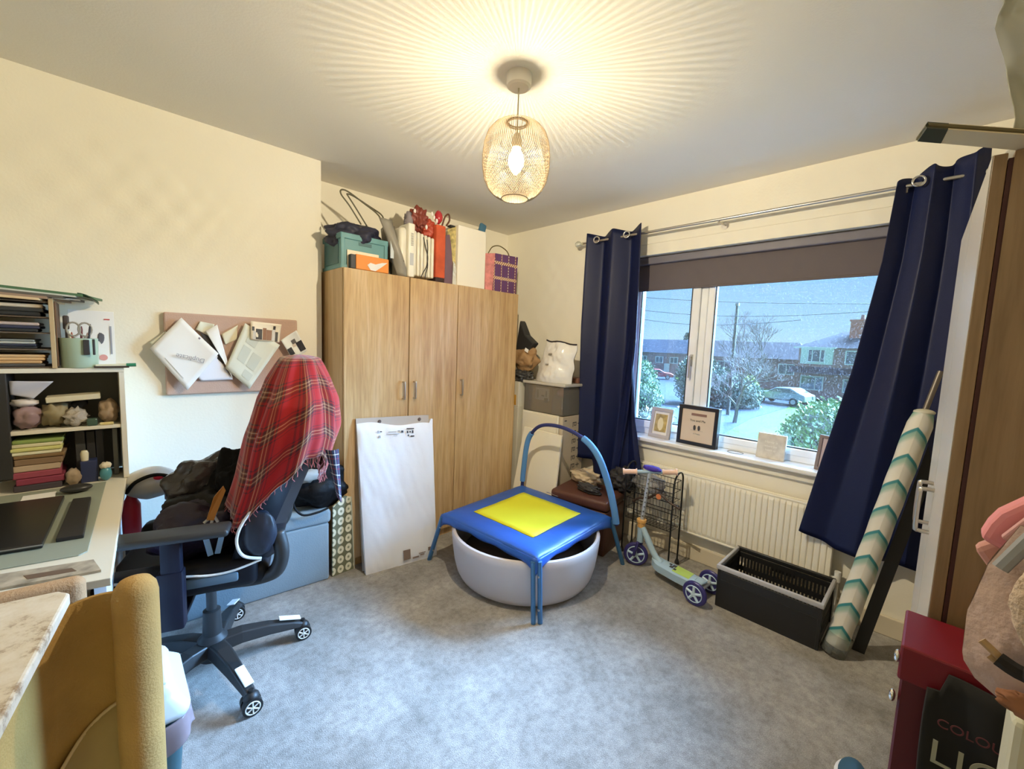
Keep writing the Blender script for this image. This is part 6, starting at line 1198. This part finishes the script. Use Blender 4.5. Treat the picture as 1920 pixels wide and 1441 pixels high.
one('cream_post', MB().rb((.78, -.60, .0), (.84, -.104, .945), .008), cr2, 'cream upright panel at the bottom right corner', 'panel')
one('yellow_cloth', MB().blob((.80, -.155, .965), (.05, .05, .035), 3, .3, 2), P('yellow cloth', (.65, .58, .28), .8), 'yellow cloth on the cream panel under the pink padded bag', 'cloth', smooth=True)
# pink padded bag and clothes hanging at the right edge
def pinkf(s):
    def f(u, v):
        z = lerp(1.045, 1.225, v); y0 = pl([(0, -.078), (.08, -.055), (.18, -.044), (.45, -.043), (.75, -.052), (1, -.068)], v); y = lerp(y0, -.30, u); return (.62+s*.030*math.sin(min(1, u*6+.05)*PI/2)*(.5+.5*math.sin(v*PI))+.004*NZ.noise(Vector((u*9, v*8, s))), y, z-.04*(1-v)*u*2)
    return f
pkm = P('pale pink padded fabric', (.46, .33, .28), .85, noise=.15, nscale=18, bump=.4, bscale=60)
pb_ = thing('padded_bag', 'pale pink padded bag with toggle hanging at the right edge of the view', 'bag', (.62, -.15, 1.05))
b = MB(); b.grid(pinkf(-1), 24, 24); b.grid(pinkf(1), 24, 24); bmesh.ops.remove_doubles(b.b, verts=b.b.verts, dist=.0005); obj('bag', b, pkm, pb_, smooth=True)
obj('cream_pocket', MB().blob((.588, -.105, 1.165), (.020, .040, .052), 4, .1, 3), P('cream fleece', (.52, .40, .30), .95, bump=.6, bscale=180), pb_, smooth=True)
obj('toggle', MB().tube([(.582, -.052, 1.118), (.578, -.066, 1.108)], .0035, 8), P('brown toggle', (.35, .22, .10), .5), pb_); obj('toggle', MB().tube([(.582, -.058, 1.106), (.578, -.070, 1.100)], .0032, 8), P('brown toggle', (.35, .22, .10), .5), pb_)
obj('black_fur_trim', MB().tube(sp([(.578, -.063, 1.108), (.574, -.078, 1.104), (.572, -.095, 1.110), (.57, -.13, 1.105)], 5), [.007]*6+[.010]*10, 8), P('black fur', (.012, .010, .010), .95), pb_)
obj('rust_stain', MB().blob((.5875, -.088, 1.068), (.004, .020, .012), 3, .6, 2), P('rust brown mark', (.28, .12, .06), .9), pb_, smooth=True)
obj('grey_strap', MB().tube([(.60, -.058, 1.185), (.605, -.072, 1.215), (.61, -.085, 1.24)], .006, 8), P('grey strap', (.25, .26, .28), .7), pb_)
pc_ = thing('pink_garment', 'folded bright pink garment above the padded bag at the right edge', 'garment', (.70, -.1, 1.18))
obj('outer_fold', MB().poly([(.70, -.050, 1.180), (.70, -.0555, 1.200), (.70, -.062, 1.214), (.70, -.085, 1.240), (.70, -.30, 1.33), (.70, -.30, 1.15), (.70, -.078, 1.168)], (.03, 0, 0)), P('bright pink cloth', (.66, .24, .26), .8), pc_, bev=.006)
obj('inner_fold', MB().poly([(.69, -.064, 1.190), (.69, -.085, 1.228), (.69, -.28, 1.30), (.69, -.28, 1.17), (.69, -.083, 1.177)], (.009, 0, 0)), P('dusky pink lining', (.55, .30, .30), .8), pc_, bev=.002)
obj('lower_fold', MB().poly([(.71, -.047, 1.165), (.71, -.060, 1.178), (.71, -.12, 1.17), (.71, -.10, 1.12), (.71, -.062, 1.143)], (.02, 0, 0)), P('salmon cloth', (.55, .28, .24), .85), pc_, bev=.006)
sn = thing('trainer', 'toe of a blue trainer with white sole on the carpet at the bottom edge', 'shoe', (1.73, .03, 0))
obj('sole', MB().blob((1.70, .075, .012), (.075, .045, .012), 3), P('white rubber', (.75, .76, .76), .5), sn, smooth=True); obj('upper', MB().blob((1.695, .073, .028), (.066, .037, .024), 3), P('petrol blue suede', (.03, .10, .17), .7), sn, smooth=True)

# things that repeat share a group
GR = {'overhead_wire': 'overhead wires', 'paper_stack': 'paper stacks in the rack and hutch', 'pinned_paper': 'loose sheets on the pinboard', 'framed_picture': 'framed pictures on the window sill', 'curtain': 'navy curtains at the window', 'brick_house': 'brick houses across the road', 'bare_tree': 'bare trees across the road', 'wardrobe': 'oak wardrobes', 'garden_bush': 'bushes by the road'}
for o in list(bpy.data.objects):
    k = o.name.split('.')[0]
    if o.parent is None and k in GR and 'category' in o and 'group' not in o: o['group'] = GR[k]
